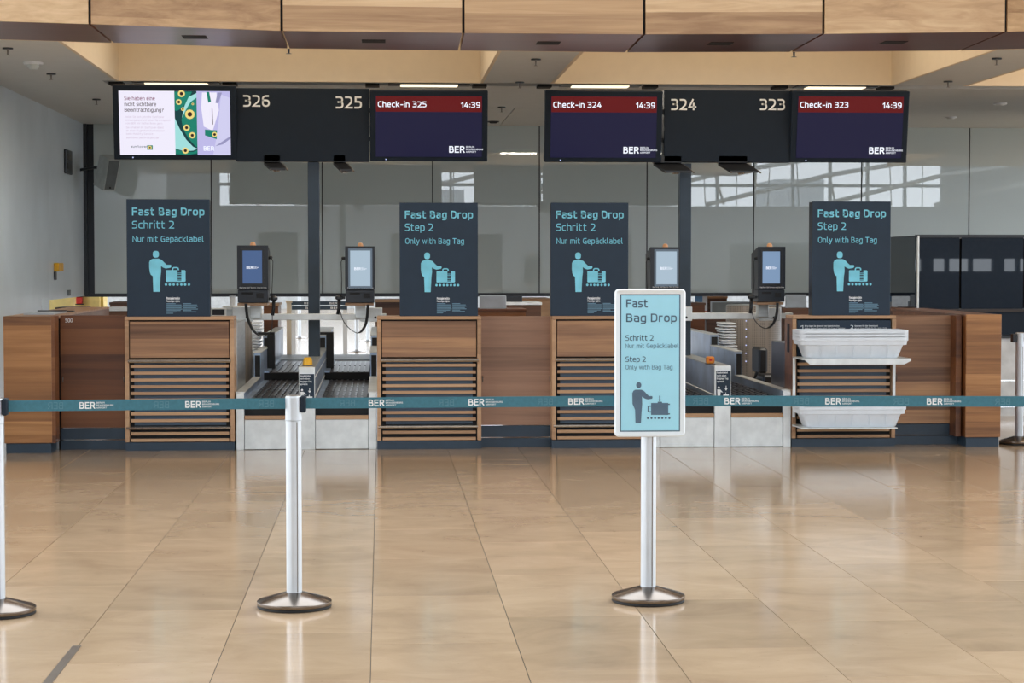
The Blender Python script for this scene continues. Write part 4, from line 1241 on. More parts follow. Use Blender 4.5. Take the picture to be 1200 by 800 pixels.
def lane_notice(px0, px1, py0, py1, label):
    Y = YF + 0.008
    a, b = P(px0, py1, Y), P(px1, py0, Y)
    t = thing('lane_notice', label, 'notice', ((a.x + b.x) / 2, Y, a.z))
    box('border', 'text_white', t, a.x, b.x, Y, Y + 0.003, a.z, b.z)
    box('plate', 'navy_board', t, a.x + .004, b.x - .004, Y - .003, Y + 0.001, a.z + .003, b.z - .004)
    W, H = b.x - a.x, b.z - a.z
    for i, (s, w) in enumerate((('Gep\u00e4cklabel', .72), ('nach oben', .62), ('Baggage Tag', .74), ('upwards', .48))):
        zt = b.z - H * (0.05 + .095 * i)
        text(s, 'text_white', t, a.x + .07 * W, a.x + (.07 + w) * W, zt - .055 * H, zt, Y - .0035, .03, ex=.0006)
    q = lambda u, v: (a.x + u * W, b.z - v * H)
    prism('pictogram', 'text_white', t, disc_pts(*q(.2, .56), .035 * H, 10), Y - .0045, .0015)
    prism('pictogram', 'text_white', t, [q(.1, .62), q(.3, .62), q(.45, .70), q(.5, .72), q(.32, .70), q(.28, .9), q(.12, .9)], Y - .0045, .0015)
    prism('pictogram', 'text_white', t, [q(.66, .50), q(.70, .50), q(.70, .60), q(.78, .58), q(.68, .66), q(.58, .58), q(.66, .60)], Y - .0045, .0015)
    prism('pictogram', 'text_white', t, [q(.5, .78), q(.62, .78), q(.66, .70), q(.70, .78), q(.86, .78), q(.86, .9), q(.5, .9)], Y - .0045, .0015)
lane_notice(350.3, 368.7, 437.5, 472, 'small navy notice on the left conveyor divider')
lane_notice(838.6, 856.6, 433.5, 470, 'small navy notice on the right conveyor divider')

# steel cross rails carrying the terminals
YR = 18.6
def cross_rail(px0, px1, py0, py1, label, xs):
    a, b = P(px0, py1, YR), P(px1, py0, YR)
    t = thing('cross_rail', label, 'rail', ((a.x + b.x) / 2, YR, a.z), 'steel rails over the conveyors')
    box('rail', 'bright_steel', t, a.x, b.x, YR, YR + 0.06, a.z, b.z, 0.003)
    for (p0, p1, q0) in ((px0 - 12, px0 + 12, 359.5), (px1 - 14, px1 + 12, 360.5)):
        c, d = P(p0, py1 + 2, YR - .06), P(p1, q0, YR - .06)
        br = box('bracket', 'bright_steel', t, c.x, d.x, YR - .02, YR - .005, c.z, d.z, 0.003)
        e = P((p0 + p1) / 2 + 5, 372, YR - .06)
        tube('bolt', 'black_plastic', br, [(e.x, YR - .03, e.z), (e.x, YR - .018, e.z)], 0.012, 8)
    for xx in xs:
        box('stand', 'brushed_steel', t, xx - .03, xx + .03, YR + .061, YR + .12, 0.0, b.z, 0.003)
    box('rail_extension', 'bright_steel', t, xs[0] - .03, xs[1] + .03, YR + .03, YR + .061, a.z + .004, b.z - .004)
    return t
cross_rail(284, 436, 367.5, 375, 'brushed steel cross rail at the left, below the first two terminals', (sA[1] - .06, sA[2] + .06))
cross_rail(800, 904, 366.5, 374, 'brushed steel cross rail at the right, below the last two terminals', (sB[1] - .06, sB[2] + .30))

# ------------------------------------------------------------ terminals
def terminal(fx0, fx1, fy0, fy1, sx0, sx1, sy0, sy1, pale, label, gun_side, gun, cord):
    Y = 18.1
    a, b = P(fx0, fy1, Y), P(fx1, fy0, Y)
    t = thing('bag_drop_terminal', label, 'terminal', ((a.x + b.x) / 2, Y, a.z), 'black bag drop terminals')
    D = 0.33
    zm = a.z + (b.z - a.z) * 0.23
    # tapering casing
    vv = [(a.x, Y, zm), (b.x, Y, zm), (b.x, Y, b.z), (a.x, Y, b.z), (a.x, Y + D, zm), (b.x, Y + D, zm), (b.x, Y + D, b.z - 0.06), (a.x, Y + D, b.z - 0.06)]
    o = mesh_from('casing', vv, [(0, 1, 2, 3), (7, 6, 5, 4), (0, 4, 5, 1), (1, 5, 6, 2), (2, 6, 7, 3), (3, 7, 4, 0)], 'black_case', t, ((a.x + b.x) / 2, Y, zm)); fix_normals(o.data)
    lb = box('reader_base', 'black_case', t, a.x + .004, b.x - .004, Y + .004, Y + D, a.z, zm - .004, 0.003)
    W = b.x - a.x
    box('reader_slot', 'black_gap', lb, a.x + .15 * W, a.x + .5 * W, Y + .0025, Y + .006, a.z + (zm - a.z) * .62, a.z + (zm - a.z) * .78)
    box('reader_pad', 'rubber', lb, a.x + .62 * W, a.x + .85 * W, Y + .001, Y + .006, a.z + (zm - a.z) * .35, a.z + (zm - a.z) * .72, .001)
    text('Bag Drop  Self Service  Step by Step', 'text_white', lb, a.x + .08 * W, a.x + .95 * W, zm + .012, zm + .022, Y - .0005, .03, ex=.0006)
    c, d = P(sx0, sy1, Y), P(sx1, sy0, Y)
    bz = box('bezel', 'kiosk_bezel' if pale is True else 'black_plastic', t, c.x - .018, d.x + .018, Y - .004, Y + .002, c.z - .02, d.z + .018, .002)
    sc = box('screen', {True: 'kiosk_pale', False: 'kiosk_blue', 2: 'kiosk_mid'}[pale], t, c.x, d.x, Y - .007, Y - .002, c.z, d.z)
    w = d.x - c.x; zc = (c.z + d.z) / 2
    text('BER', 'screen_text', sc, c.x + .2 * w, c.x + .52 * w, zc - .016, zc + .008, Y - .0075, .05, ex=.0006)
    for i in range(3):
        bar = text(('BERLIN', 'BRANDENBURG', 'AIRPORT')[i], 'screen_text', sc, c.x + .55 * w, c.x + (.7, .82, .75)[i] * w, zc + .002 - i * .009, zc + .008 - i * .009, Y - .0075, .02, ex=.0006)
    # amber signal on top
    lathe('signal_lamp', 'amber_cap', t, ((c.x + d.x) / 2, Y + .08, b.z), [(0.026, 0), (0.026, 0.012), (0.018, 0.028), (0.006, 0.033)], 16)
    # wooden shelf under the unit with pole
    box('shelf', 'wood_edge', t, a.x, b.x - .01, Y + .02, Y + .4, a.z - .028, a.z - .004, .002)
    xm = (a.x + b.x) / 2
    box('stalk', 'brushed_steel', t, xm - .05, xm + .05, Y + .38, YR - .0, P(400, 372, YR).z, a.z - .03, .003)
    # hand scanner in its cradle
    gx, gy = gun
    g0 = P(gx, gy, Y + .05)
    s_ = 1 if gun_side > 0 else -1
    ex = b.x if s_ > 0 else a.x
    box('cradle', 'black_plastic', t, min(ex, g0.x), max(ex, g0.x), Y + .04, Y + .10, g0.z - .012, g0.z + .012, .003)
    hs = thing('hand_scanner', 'black hand scanner hanging ' + ('right' if s_ > 0 else 'left') + ' of the ' + label.split(',')[0], 'scanner', (g0.x, Y + .05, g0.z))
    lathe('head', 'black_plastic', hs, (g0.x, Y + .03, g0.z - .018), [(0.022, 0), (0.036, 0.012), (0.036, 0.03), (0.02, 0.045)], 14)
    tube('grip', 'black_plastic', hs, [(g0.x, Y + .03, g0.z - .01), (g0.x - .003, Y + .02, g0.z - .09), (g0.x - .012, Y + .02, g0.z - .15)], 0.016, 10)
    # fixed lead from the casing side
    e = P(fx1 + 3 if s_ > 0 else fx0 - 2, fy0 + (fy1 - fy0) * .22, Y + .05)
    lathe('side_hook', 'black_plastic', t, (e.x, Y + .05, e.z - .01), [(0.016, 0), (0.02, 0.02), (0.012, 0.028)], 10)
    tube('side_lead', 'black_plastic', t, [(e.x + s_ * .006, Y + .05, e.z), (e.x + s_ * .022, Y + .05, e.z - .03), (e.x + s_ * .016, Y + .05, e.z - .2), (g0.x - s_ * .02, Y + .05, g0.z + .01)], 0.0035, 6)
    # coiled cord
    pts = [P(x, y, Y + .0) for x, y in cord]
    sm = []
    for i in range(len(pts) - 1):
        p0, p1, p2, p3 = pts[max(0, i - 1)], pts[i], pts[i + 1], pts[min(len(pts) - 1, i + 2)]
        for k in range(10):
            u = k / 10.0
            sm.append(0.5 * ((2 * p1) + (p2 - p0) * u + (2 * p0 - 5 * p1 + 4 * p2 - p3) * u * u + (3 * p1 - p0 - 3 * p2 + p3) * u ** 3))
    sm.append(pts[-1])
    tube('cord', 'black_plastic', t, sm, 0.004, 6)
    # coil on the part near the terminal
    coil = []
    nco = len(sm) // 2
    N = nco * 8
    for k in range(N):
        f_ = k / (N - 1) * (nco - 1)
        i = int(f_); u = f_ - i
        p = sm[i].lerp(sm[min(i + 1, len(sm) - 1)], u)
        an = k * 2 * math.pi / 5.0
        coil.append(p + Vector((math.cos(an) * .011, math.sin(an) * .011, 0)))
    tube('coiled_cord', 'black_plastic', t, coil, 0.0045, 5)
    return t

terminal(278, 314, 287.5, 354.5, 284.5, 307, 293.5, 332, False, 'leftmost black terminal, with a deeper blue screen', 1, (321, 350),
         [(288, 356), (290, 372), (296, 386), (306, 393.5), (317, 389), (319, 378), (319, 366)])
terminal(404.5, 439, 288.5, 354.5, 410.5, 434, 293.5, 335, True, 'black terminal right of the left navy post, with a pale screen', -1, (397.5, 349),
         [(431, 357), (430, 372), (427, 383), (420, 390), (411, 386), (403, 377), (399, 366)])
terminal(762, 797, 289.5, 353, 769, 793, 294.5, 333, True, 'black terminal behind the light blue standing sign', -1, (756, 348),
         [(790, 356), (789, 372), (786, 383), (779, 390), (770, 386), (762, 377), (758, 366)])
terminal(888, 920.5, 289, 353.5, 893.5, 914, 294.5, 332, 2, 'rightmost black terminal, beside the board above the trays', -1, (880, 348),
         [(911, 355), (910, 368), (906, 379), (899, 384.5), (891, 382), (884, 374), (881, 364)])
# the rightmost one shows a paler blue
# ------------------------------------------------------------ cabinets inside the stations
def side_cabinet(x0, x1, Y0, Y1, z1, label, m='dark_steel', lettering=False):
    t = thing('equipment_cabinet', label, 'cabinet', ((x0 + x1) / 2, Y0, 0))
    box('body', m, t, x0, x1, Y0, Y1, 0.05, z1, 0.004)
    box('plinth', 'black_gap', t, x0 + .01, x1 - .01, Y0 + .01, Y1 - .01, 0, 0.05)
    return t
xr = sB[2]
cb = side_cabinet(xr + .01, xr + .17, YF + .31, 18.05, P(903, 399, 18.05).z, 'violet grey steel cabinet at the right edge of the right conveyor')
lt = box('side_cheek', 'wood_gate_dark', c4, c4a - .006, c4a - .0005, YF + .002, YF + CD, .5, ZCT - .03)
box('label_strip', 'navy_sign', lt, c4a - .009, c4a - .006, YF + .10, YF + .19, .82, 1.07)
xl = sA[1]
side_cabinet(xl - .16, xl - .012, YF + .34, YF + 1.35, P(280, 378, YF + .34).z, 'grey steel cabinet at the left edge of the left conveyor', 'brushed_steel')

def curved_screen(px, r, Y, label):
    c = P(px, 400, Y)
    t = thing('curved_screen', label, 'screen', (c.x, Y, 0))
    lathe('shell', 'perforated_steel', t, (c.x, Y, 0.02), [(r, 0), (r, 1.10)], 40)
    lathe('top_cap', 'brushed_steel', t, (c.x, Y, 1.12), [(r, 0), (r - .01, .012)], 40)
    for k in range(6):
        z = .5 + k * .09
        a_ = P(px - 14, 400, Y).x
        yy = Y - math.sqrt(max(0, r * r - (a_ - c.x) ** 2)) - .002
        box('light_dot', 'led_small', t, a_ - .006, a_ + .006, yy, yy + .006, z, z + .012)
curved_screen(883, .31, 22.2, 'curved perforated beige metal screen behind the right conveyor')
curved_screen(282, .12, 21.0, 'narrow curved metal screen behind the left conveyor')

# nested stacks of trays seen edge-on
def tray_stack(px, w, py0, py1, Y, n, label, group):
    c = P(px, py1, Y); top = P(px, py0, Y)
    st = thing('support_stool', 'low steel stand under the ' + group, 'stand', (c.x, Y, 0))
    box('top', 'brushed_steel', st, c.x - w / 2, c.x + w / 2, Y - .2, Y + .2, c.z - .03, c.z - .001)
    box('column', 'brushed_steel', st, c.x - .05, c.x + .05, Y - .05, Y + .05, 0, c.z - .03)
    dz = (top.z - c.z) / n
    for k in range(n):
        ox = random.uniform(-.012, .012) + 0.0015 * (n - k) * (1 if px < 500 else -1) * -1
        t = box('nested_tray', 'white_plastic', None, c.x - w / 2 + ox, c.x + w / 2 + ox, Y - .2, Y + .2, c.z + k * dz, c.z + k * dz + dz * .5, .004)
        t.rotation_euler = (0, rad(random.uniform(-1.2, 1.2)), 0)
        pos = ('topmost', 'second', 'third', 'fourth', 'fifth', 'sixth', 'seventh', 'eighth', 'ninth', 'tenth', 'lowest')[n - 1 - k]
        tag(t, pos + ' tray ' + ('' if pos in ('topmost', 'lowest') else 'from the top ') + label, 'tray', group)
tray_stack(850, .15, 376, 412, 21.6, 11, 'of the white stack behind the right conveyor', 'trays stacked behind the right conveyor')
tray_stack(299.5, .14, 376, 416, 21.6, 11, 'of the white stack behind the left conveyor', 'trays stacked behind the left conveyor')

# office chair behind the right conveyor
Yc = 20.6
a = P(892, 440, Yc)
t = thing('office_chair', 'black office chair behind the right conveyor', 'chair', (a.x, Yc, 0))
b = P(890, 407, Yc); c = P(892, 436, Yc)
box('backrest', 'black_plastic', t, b.x - .045, b.x + .05, Yc - .2, Yc + .2, c.z, b.z, .02)
box('seat', 'black_plastic', t, b.x - .0, b.x + .40, Yc - .22, Yc + .22, c.z - .10, c.z - .02, .02)
tube('back_arm', 'black_plastic', t, [(b.x, Yc, c.z + .05), (b.x - .06, Yc, c.z - .08), (b.x + .1, Yc, c.z - .10)], .025)
lathe('gas_lift', 'black_plastic', t, (b.x + .2, Yc, .06), [(.03, 0), (.03, c.z - .14)], 12)
for k in range(5):
    an = k * 2 * math.pi / 5
    tube('foot', 'black_plastic', t, [(b.x + .2, Yc, .09), (b.x + .2 + .26 * math.cos(an), Yc + .26 * math.sin(an), .04)], .02, 6)

# ------------------------------------------------------------ trays on the fold-out shelves
def shelf(pyb, px0, px1, pyf0, pyf1, label, fold):
    Yf = YF - 0.40
    zt = P(1000, pyf0, Yf).z
    a, b = P(px0, pyf0, Yf), P(px1, pyf0, Yf)
    t = thing('tray_shelf', label, 'shelf', ((a.x + b.x) / 2, YF, zt))
    th = 0.012
    box('plate', 'bright_steel', t, c4a, b.x - .0, Yf, YF + .003, zt - th, zt, .002)
    if fold:
        zf = P(1000, pyf1, Yf).z
        pr = [(a.x, zt), (b.x, zt), (b.x, zt - .02), (b.x - .06, zf), (a.x + .06, zf)]
        prism('front_lip', 'bright_steel', t, pr, Yf - .006, .006)
    for xx in (c4a, c4b - .03):
        box('upright', 'bright_steel', t, xx, xx + .022, YF - .03, YF + .0, zt - .53 if fold else zt - .02, zt, .002)
    return t, a.x, b.x, zt
sh1, ta, tb, z1_ = shelf(419, 941, 1067.5, 420, 427, 'steel fold-out tray shelf below the navy instruction panel', True)
sh2, ua, ub, z2_ = shelf(500, 950, 1052, 501, 503, 'thin steel tray shelf low on the right counter', False)

def tray(x0, x1, z0, h, Y0, Y1, label, group):
    w = x1 - x0; d = Y1 - Y0
    cx, cy = (x0 + x1) / 2, (Y0 + Y1) / 2
    def ring(hx, hy, z, r=.05, n=5):
        out = []
        for (sx, sy, a0) in ((1, 1, 0), (-1, 1, 90), (-1, -1, 180), (1, -1, 270)):
            for k in range(n):
                an = rad(a0 + 90 * k / (n - 1))
                out.append((cx + sx * (hx - r) + r * math.cos(an), cy + sy * (hy - r) + r * math.sin(an), z))
        return out
    hx, hy = w / 2, d / 2
    rings = [ring(hx - .085, hy - .06, z0), ring(hx - .075, hy - .05, z0 + .01), ring(hx - .040, hy - .022, z0 + h * .60), ring(hx - .012, hy - .008, z0 + h * .62), ring(hx - .008, hy - .004, z0 + h * .80),
             ring(hx, hy, z0 + h * .82), ring(hx, hy, z0 + h), ring(hx - .01, hy - .01, z0 + h), ring(hx - .02, hy - .014, z0 + h * .66), ring(hx - .052, hy - .034, z0 + h * .62), ring(hx - .09, hy - .066, z0 + .012)]
    vs_, fs = [], []
    n = len(rings[0])
    for r_ in rings: vs_ += r_
    for i in range(len(rings) - 1):
        for k in range(n):
            a_, b_ = i * n + k, i * n + (k + 1) % n
            fs.append((a_, b_, b_ + n, a_ + n))
    fs.append(tuple(reversed(range(n)))); fs.append(tuple(range((len(rings) - 1) * n, len(rings) * n)))
    t = thing('tray', label, 'tray', (cx, cy, z0), group)
    o = mesh_from('tub', vs_, fs, 'tray_plastic', t, (cx, cy, z0)); fix_normals(o.data)
    for p in o.data.polygons: p.use_smooth = len(p.vertices) == 4
    try: o.data.set_sharp_from_angle(angle=rad(30))
    except Exception: pass
    return t, (cx, cy, hx, hy)
def ribs(t, cx, cy, hx, hy, z0, h):
    for k in range(5):
        x = cx - hx * .62 + k * hx * 1.24 / 4
        y = cy - hy + .014
        b = .04
        vv = [(x - .004, y + .028, z0 + .015), (x + .004, y + .028, z0 + .015), (x + .004, y - .004, z0 + h * .58), (x - .004, y - .004, z0 + h * .58),
              (x - .004, y + .04, z0 + .015), (x + .004, y + .04, z0 + .015), (x + .004, y + .01, z0 + h * .58), (x - .004, y + .01, z0 + h * .58)]
        o = mesh_from('rib', vv, [(0, 1, 2, 3), (7, 6, 5, 4), (0, 4, 5, 1), (1, 5, 6, 2), (2, 6, 7, 3), (3, 7, 4, 0)], 'tray_plastic', t, (x, y, z0)); fix_normals(o.data)
ty0, ty1 = YF - .395, YF - .03
xa_, xb_ = P(937.5, 400, ty0).x, P(1066, 400, ty0).x
names = ['bottom tray of the upper white tray stack', 'middle tray of the upper white tray stack', 'top tray of the upper white tray stack']
for k in range(3):
    tt, g = tray(xa_, xb_, z1_ + k * .028, .185, ty0, ty1, names[k] + ' on the shelf below the instruction panel', 'white trays on the upper shelf')
    if k == 0: ribs(tt, *g, z1_, .185)
xa_, xb_ = P(937, 480, ty0).x, P(1063.5, 480, ty0).x
names = ['lower tray of the bottom white tray stack', 'upper tray of the bottom white tray stack']
for k in range(2):
    tt, g = tray(xa_, xb_, z2_ + k * .028, .185, ty0, ty1, names[k] + ', just behind the teal belt', 'white trays on the lower shelf')
    if k == 0: ribs(tt, *g, z2_, .185)

# ------------------------------------------------------------ what shows behind the counters
def desk(px0, px1, py0, py1, Y, depth, label, m='wood_desk', top='white_plastic'):
    a, b = P(px0, py1, Y), P(px1, py0, Y)
    t = thing('rear_desk', label, 'desk', ((a.x + b.x) / 2, Y, 0))
    box('front_panel', m, t, a.x, b.x, Y, Y + .03, 0.08, b.z - .03)
    box('worktop', top, t, a.x - .01, b.x + .01, Y - .01, Y + depth, b.z - .03, b.z, .002)
    box('side_panel', m, t, a.x, a.x + .03, Y + .03, Y + depth, 0.0, b.z - .03)
    box('side_panel', m, t, b.x - .03, b.x, Y + .03, Y + depth, 0.0, b.z - .03)
    return t
desk(594, 634, 354, 369, 21.5, .8, 'brown desk with a white edge behind the middle gate')
desk(555, 616, 362, 369, 19.4, .6, 'low dark brown desk right behind the middle gate', 'wood_gate_dark', 'wood_gate_dark')
desk(612, 645, 349.5, 369, 24.5, .8, 'orange brown desk behind the middle gate, at the right', 'wood_edge', 'wood_edge')
desk(121, 151, 361, 370, 21.0, .8, 'dark brown desk with a white edge left of the first board')
desk(129, 152, 354, 362, 23.5, .8, 'small dark brown desk farther back left of the first board', 'wood_desk', 'wood_desk')
desk(309, 326, 355.5, 395, 24.0, .7, 'tall brown desk unit seen over the left conveyor', 'wood_gate_dark', 'wood_edge')
desk(336, 341, 352, 420, 24.0, .1, 'thin pale upright panel over the left conveyor', 'coffer_paint', 'coffer_paint')
desk(440, 470, 351, 366, 25.0, .7, 'brown desk behind the second terminal', 'wood_desk', 'wood_edge')
desk(829, 852, 347, 360, 27.5, .7, 'small brown desk behind the right conveyor', 'wood_desk', 'wood_edge')
desk(918, 951, 361, 370, 22.9, .7, 'small brown desk behind the rightmost terminal', 'wood_desk', 'wood_desk')
desk(1046, 1070, 361.5, 369, 20.6, .8, 'low dark desk left of the dark glass cabin', 'wood_desk', 'wood_desk')
desk(806, 826, 354.5, 405, 24.2, .6, 'dark brown unit right of the right navy post', 'wood_gate_dark', 'wood_desk')

def monitor(px0, px1, py0, py1, Y, label, m='black_plastic', zs=None, casing='black_case'):
    a, b = P(px0, py1, Y), P(px1, py0, Y)
    t = thing('computer_monitor', label, 'monitor', ((a.x + b.x) / 2, Y, a.z))
    box('casing', casing, t, a.x, b.x, Y, Y + .04, a.z, b.z, .004)
    box('display', m, t, a.x + .015, b.x - .015, Y - .002, Y, a.z + .015, b.z - .012)
    box('foot', 'black_plastic', t, (a.x + b.x) / 2 - .03, (a.x + b.x) / 2 + .03, Y + .041, Y + .08, a.z - .004, b.z - .05)
    return t
monitor(593.5, 612, 346.5, 353.8, 21.7, 'black monitor behind the middle gate')
monitor(562, 593, 346, 361.8, 19.6, 'back of a light grey monitor behind the middle gate', 'paper_grey', casing='paper_grey')
monitor(247, 265, 361, 371, 19.0, 'dark monitor with a silver frame right of the first board', 'black_plastic', casing='bright_steel')
monitor(921, 945, 345, 360.8, 23.1, 'back of a grey monitor right of the rightmost terminal', 'paper_grey', casing='paper_grey')
monitor(833, 880, 353, 367, 24.6, 'pale blue framed monitor behind the right cross rail', 'speaker_grille', casing='paper_grey')
desk(240, 269, 371, 380, 18.9, .35, 'low desk hidden behind the leftmost counter, carrying a dark monitor')
desk(828, 884, 367, 380, 24.4, .7, 'brown desk far behind the right conveyor, under the pale blue framed monitor')
desk(262, 281, 359, 380, 19.2, .3, 'grey steel cabinet top left of the leftmost terminal', 'paper_grey', 'brushed_steel')
# white notice with blue print
Yp = 26.8
a, b = P(814.5, 366, Yp), P(829, 346, Yp)
t = thing('white_notice', 'white notice with blue print and an orange foot, right of the right navy post', 'notice', (a.x, Yp, a.z))
box('sheet', 'white_plastic', t, a.x, b.x, Yp, Yp + .02, a.z, b.z)
box('blue_print', 'sky_blue_print', t, a.x, a.x + .6 * (b.x - a.x), Yp - .002, Yp, b.z - .09, b.z)
box('orange_edge', 'orange_paint', t, a.x, b.x, Yp - .002, Yp, a.z, a.z + .02)
box('stand', 'frame_dark', t, (a.x + b.x) / 2 - .02, (a.x + b.x) / 2 + .02, Yp + .02, Yp + .06, 0, b.z)
# white cup on the left
c = P(272.5, 359, 19.3)
t = thing('paper_cup', 'white cup left of the leftmost terminal', 'cup', (c.x, c.y, c.z))
lathe('cup', 'white_plastic', t, c, [(.024, 0), (.03, .09)], 16)
lathe('lid', 'paper_grey', t, (c.x, c.y, c.z + .09), [(.032, 0), (.03, .012)], 16)
# yellow partition and red box under the left wall
Yy = 28.0
t = thing('wall_yellow', None, None, (-4.6, Yy, 0), kind='structure')
a, b = P(-20, 400, Yy), P(117, 400, Yy)
box('wall_panel', 'yellow_paint', t, a.x, b.x, Yy, Yy + .2, 0, ZC)
box('wall_panel', 'yellow_paint', t, b.x, P(125, 400, Yy + .4).x, Yy + .1, Yy + .5, 0, ZC)
a, b = P(89, 356, Yy - .1), P(96, 348, Yy - .1)
t = thing('fire_alarm', 'small red box on the yellow wall at the left', 'alarm', (a.x, Yy, a.z))
box('housing', 'red_plastic', t, a.x, b.x, Yy - .1, Yy, a.z, b.z, .01)
box('cap', 'rubber', t, a.x - .01, b.x + .01, Yy - .1, Yy, b.z, b.z + .015)
box('cap', 'rubber', t, a.x - .01, b.x + .01, Yy - .1, Yy, a.z - .015, a.z)
desk(66, 97, 360, 380, 24.6, .6, 'low dark desk under the yellow wall', 'wood_desk', 'charcoal_rail')

# ------------------------------------------------------------ dark glass cabin at the right
Yk = 20.6
kx0 = P(1075.5, 300, Yk).x
kz1 = P(1100, 276, Yk).z
t = thing('glass_cabin', 'dark tinted glass cabin at the right edge behind the end counter', 'cabin', (kx0 + 1.2, Yk, 0))
kx1 = kx0 + 4.2
kz0 = P(1100, 362, Yk).z
joints = [kx0, P(1125, 300, Yk).x, P(1200, 300, Yk).x, P(1290, 300, Yk).x, kx1]
for a_, b_ in zip(joints[:-1], joints[1:]):
    box('glass_pane', 'cabin_glass', t, a_ + .02, b_ - .004, Yk + .01, Yk + .025, kz0, kz1 - .02)
box('corner_profile', 'bright_steel', t, kx0 - .004, kx0 + .014, Yk - .01, Yk + .03, kz0 - .2, kz1, .002)
box('side_pane', 'cabin_glass', t, kx0 - .02, kx0 - .006, Yk + .03, Yk + 3.6, kz0, kz1 - .01)
box('head_rail', 'frame_dark', t, kx0 - .02, kx1, Yk, Yk + .05, kz1 - .022, kz1 + .01, .002)
box('interior', 'black_gap', t, kx0 + .03, kx1, Yk + .06, Yk + .10, kz0, kz1 - .03)
box('roof', 'frame_dark', t, kx0, kx1, Yk + .05, Yk + 3.6, kz1 - .02, kz1 + .0)
box('lower_panel', 'navy_sign', t, kx0 + 0.02, kx1, Yk - .02, Yk + .04, P(1180, 392, Yk).z, kz0 - .004)
box('sill', 'charcoal_rail', t, kx0 + .02, kx1, Yk - .04, Yk + .02, kz0 - .03, kz0 - .0)
# pale desk below it
Yd = 20.4
t = thing('pale_desk', 'light grey desk front at the far right behind the stanchion', 'desk', (P(1190, 450, Yd).x, Yd, 0))
x0_ = 5.64
zt_ = P(1180, 396, Yd).z
zm_ = P(1180, 446, Yd).z
box('upper_panel', 'hall_white', t, x0_, x0_ + 3, Yd, Yd + .04, zm_ + .008, zt_, .002)
box('lower_panel', 'hall_white', t, x0_, x0_ + 3, Yd, Yd + .04, 0.10, zm_ - .004, .002)
box('plinth', 'hall_white', t, x0_, x0_ + 3, Yd + .02, Yd + .05, 0, .09)
box('worktop', 'frame_dark', t, x0_ - .02, x0_ + 3, Yd - .03, Yd + .5, zt_, zt_ + .03, .002)
box('latch', 'black_plastic', t, x0_ + .06, x0_ + .13, Yd - .02, Yd, zm_ - .03, zm_ + .01, .003)

# ------------------------------------------------------------ stanchions
def stanchion(px, pyb, label, group=None, cassette=1, height=None, name='barrier_post', far=False):
    c = FL(px, pyb)
    t = thing(name, label, 'barrier post', (c.x, c.y, 0), group)
    r = 0.036
    top = 0.985
    if far:
        lathe('base', 'polished_base', t, c, [(.17, 0), (.17, .012), (.05, .04)], 20)
        lathe('pole', 'post_aluminium', t, (c.x, c.y, .03), [(r, 0), (r, top - .03)], 16)
        box('belt_head', 'black_plastic', t, c.x + .03, c.x + .06, c.y - .03, c.y + .03, .9, .97)
        return t, c
    lathe('rubber_foot', 'rubber', t, c, [(.168, 0), (.172, .004), (.172, .012), (.168, .014)], 48)
    lathe('base', 'polished_base', t, (c.x, c.y, .014), [(.171, 0), (.173, .003), (.173, .016), (.168, .021), (.05, .056), (.037, .058)], 64)
    po = lathe('pole', 'post_aluminium', t, (c.x, c.y, .068), [(r, 0), (r, top - .115 - .068)], 32)
    gx = c.x + r * .45
    box('pole_groove', 'strip_metal', po, gx - .003, gx + .003, c.y - r * .9 - .0006, c.y - r * .86, .075, top - .12)
    lathe('collar', 'post_aluminium', t, (c.x, c.y, top - .113), [(r + .002, 0), (r + .002, .108), (r - .002, .112)], 32)
    lathe('top_cap', 'strip_metal', t, (c.x, c.y, top - .001), [(r - .003, 0), (r - .006, .004)], 32)
    if cassette:
        box('belt_cassette', 'navy_sign', t, c.x + r - .004, c.x + r + .022, c.y - .03, c.y + .03, .908, .986, .006)
    return t, c
p_l, cl = stanchion(-3, 719, 'aluminium barrier post cut by the left edge of the picture', 'front row of aluminium barrier posts')
p_m, cm = stanchion(345, 711, 'aluminium barrier post in front of the left conveyor', 'front row of aluminium barrier posts')
p_r, cr = stanchion(1194, 520, 'aluminium barrier post in the background at the far right')
box('belt_head', 'black_plastic', p_r, cr.x - .075, cr.x - .034, cr.y - .03, cr.y + .03, .90, .975, .004)

p_e, c_e = stanchion(1262, 706, 'aluminium barrier post just beyond the right edge of the picture', 'front row of aluminium barrier posts', 0)

# standing sign on its own post
cs = FL(759.5, 704)
ys = cs.y
t = thing('standing_sign', 'light blue Fast Bag Drop sign in a white frame on an aluminium post', 'sign', (cs.x, cs.y, 0))
r = .036
lathe('rubber_foot', 'rubber', t, cs, [(.168, 0), (.172, .004), (.172, .012), (.168, .014)], 48)
lathe('base', 'polished_base', t, (cs.x, cs.y, .014), [(.171, 0), (.173, .003), (.173, .016), (.168, .021), (.05, .056), (.037, .058)], 64)
po = lathe('pole', 'post_aluminium', t, (cs.x, cs.y, .068), [(r, 0), (r, .9)], 32)
gx = cs.x + r * .38
box('pole_groove', 'strip_metal', po, gx - .003, gx + .003, cs.y - r * .93 - .0006, cs.y - r * .89, .075, .9)
Yg = ys - .075
a, b = P(720.5, 512, Yg), P(803.7, 338.5, Yg)
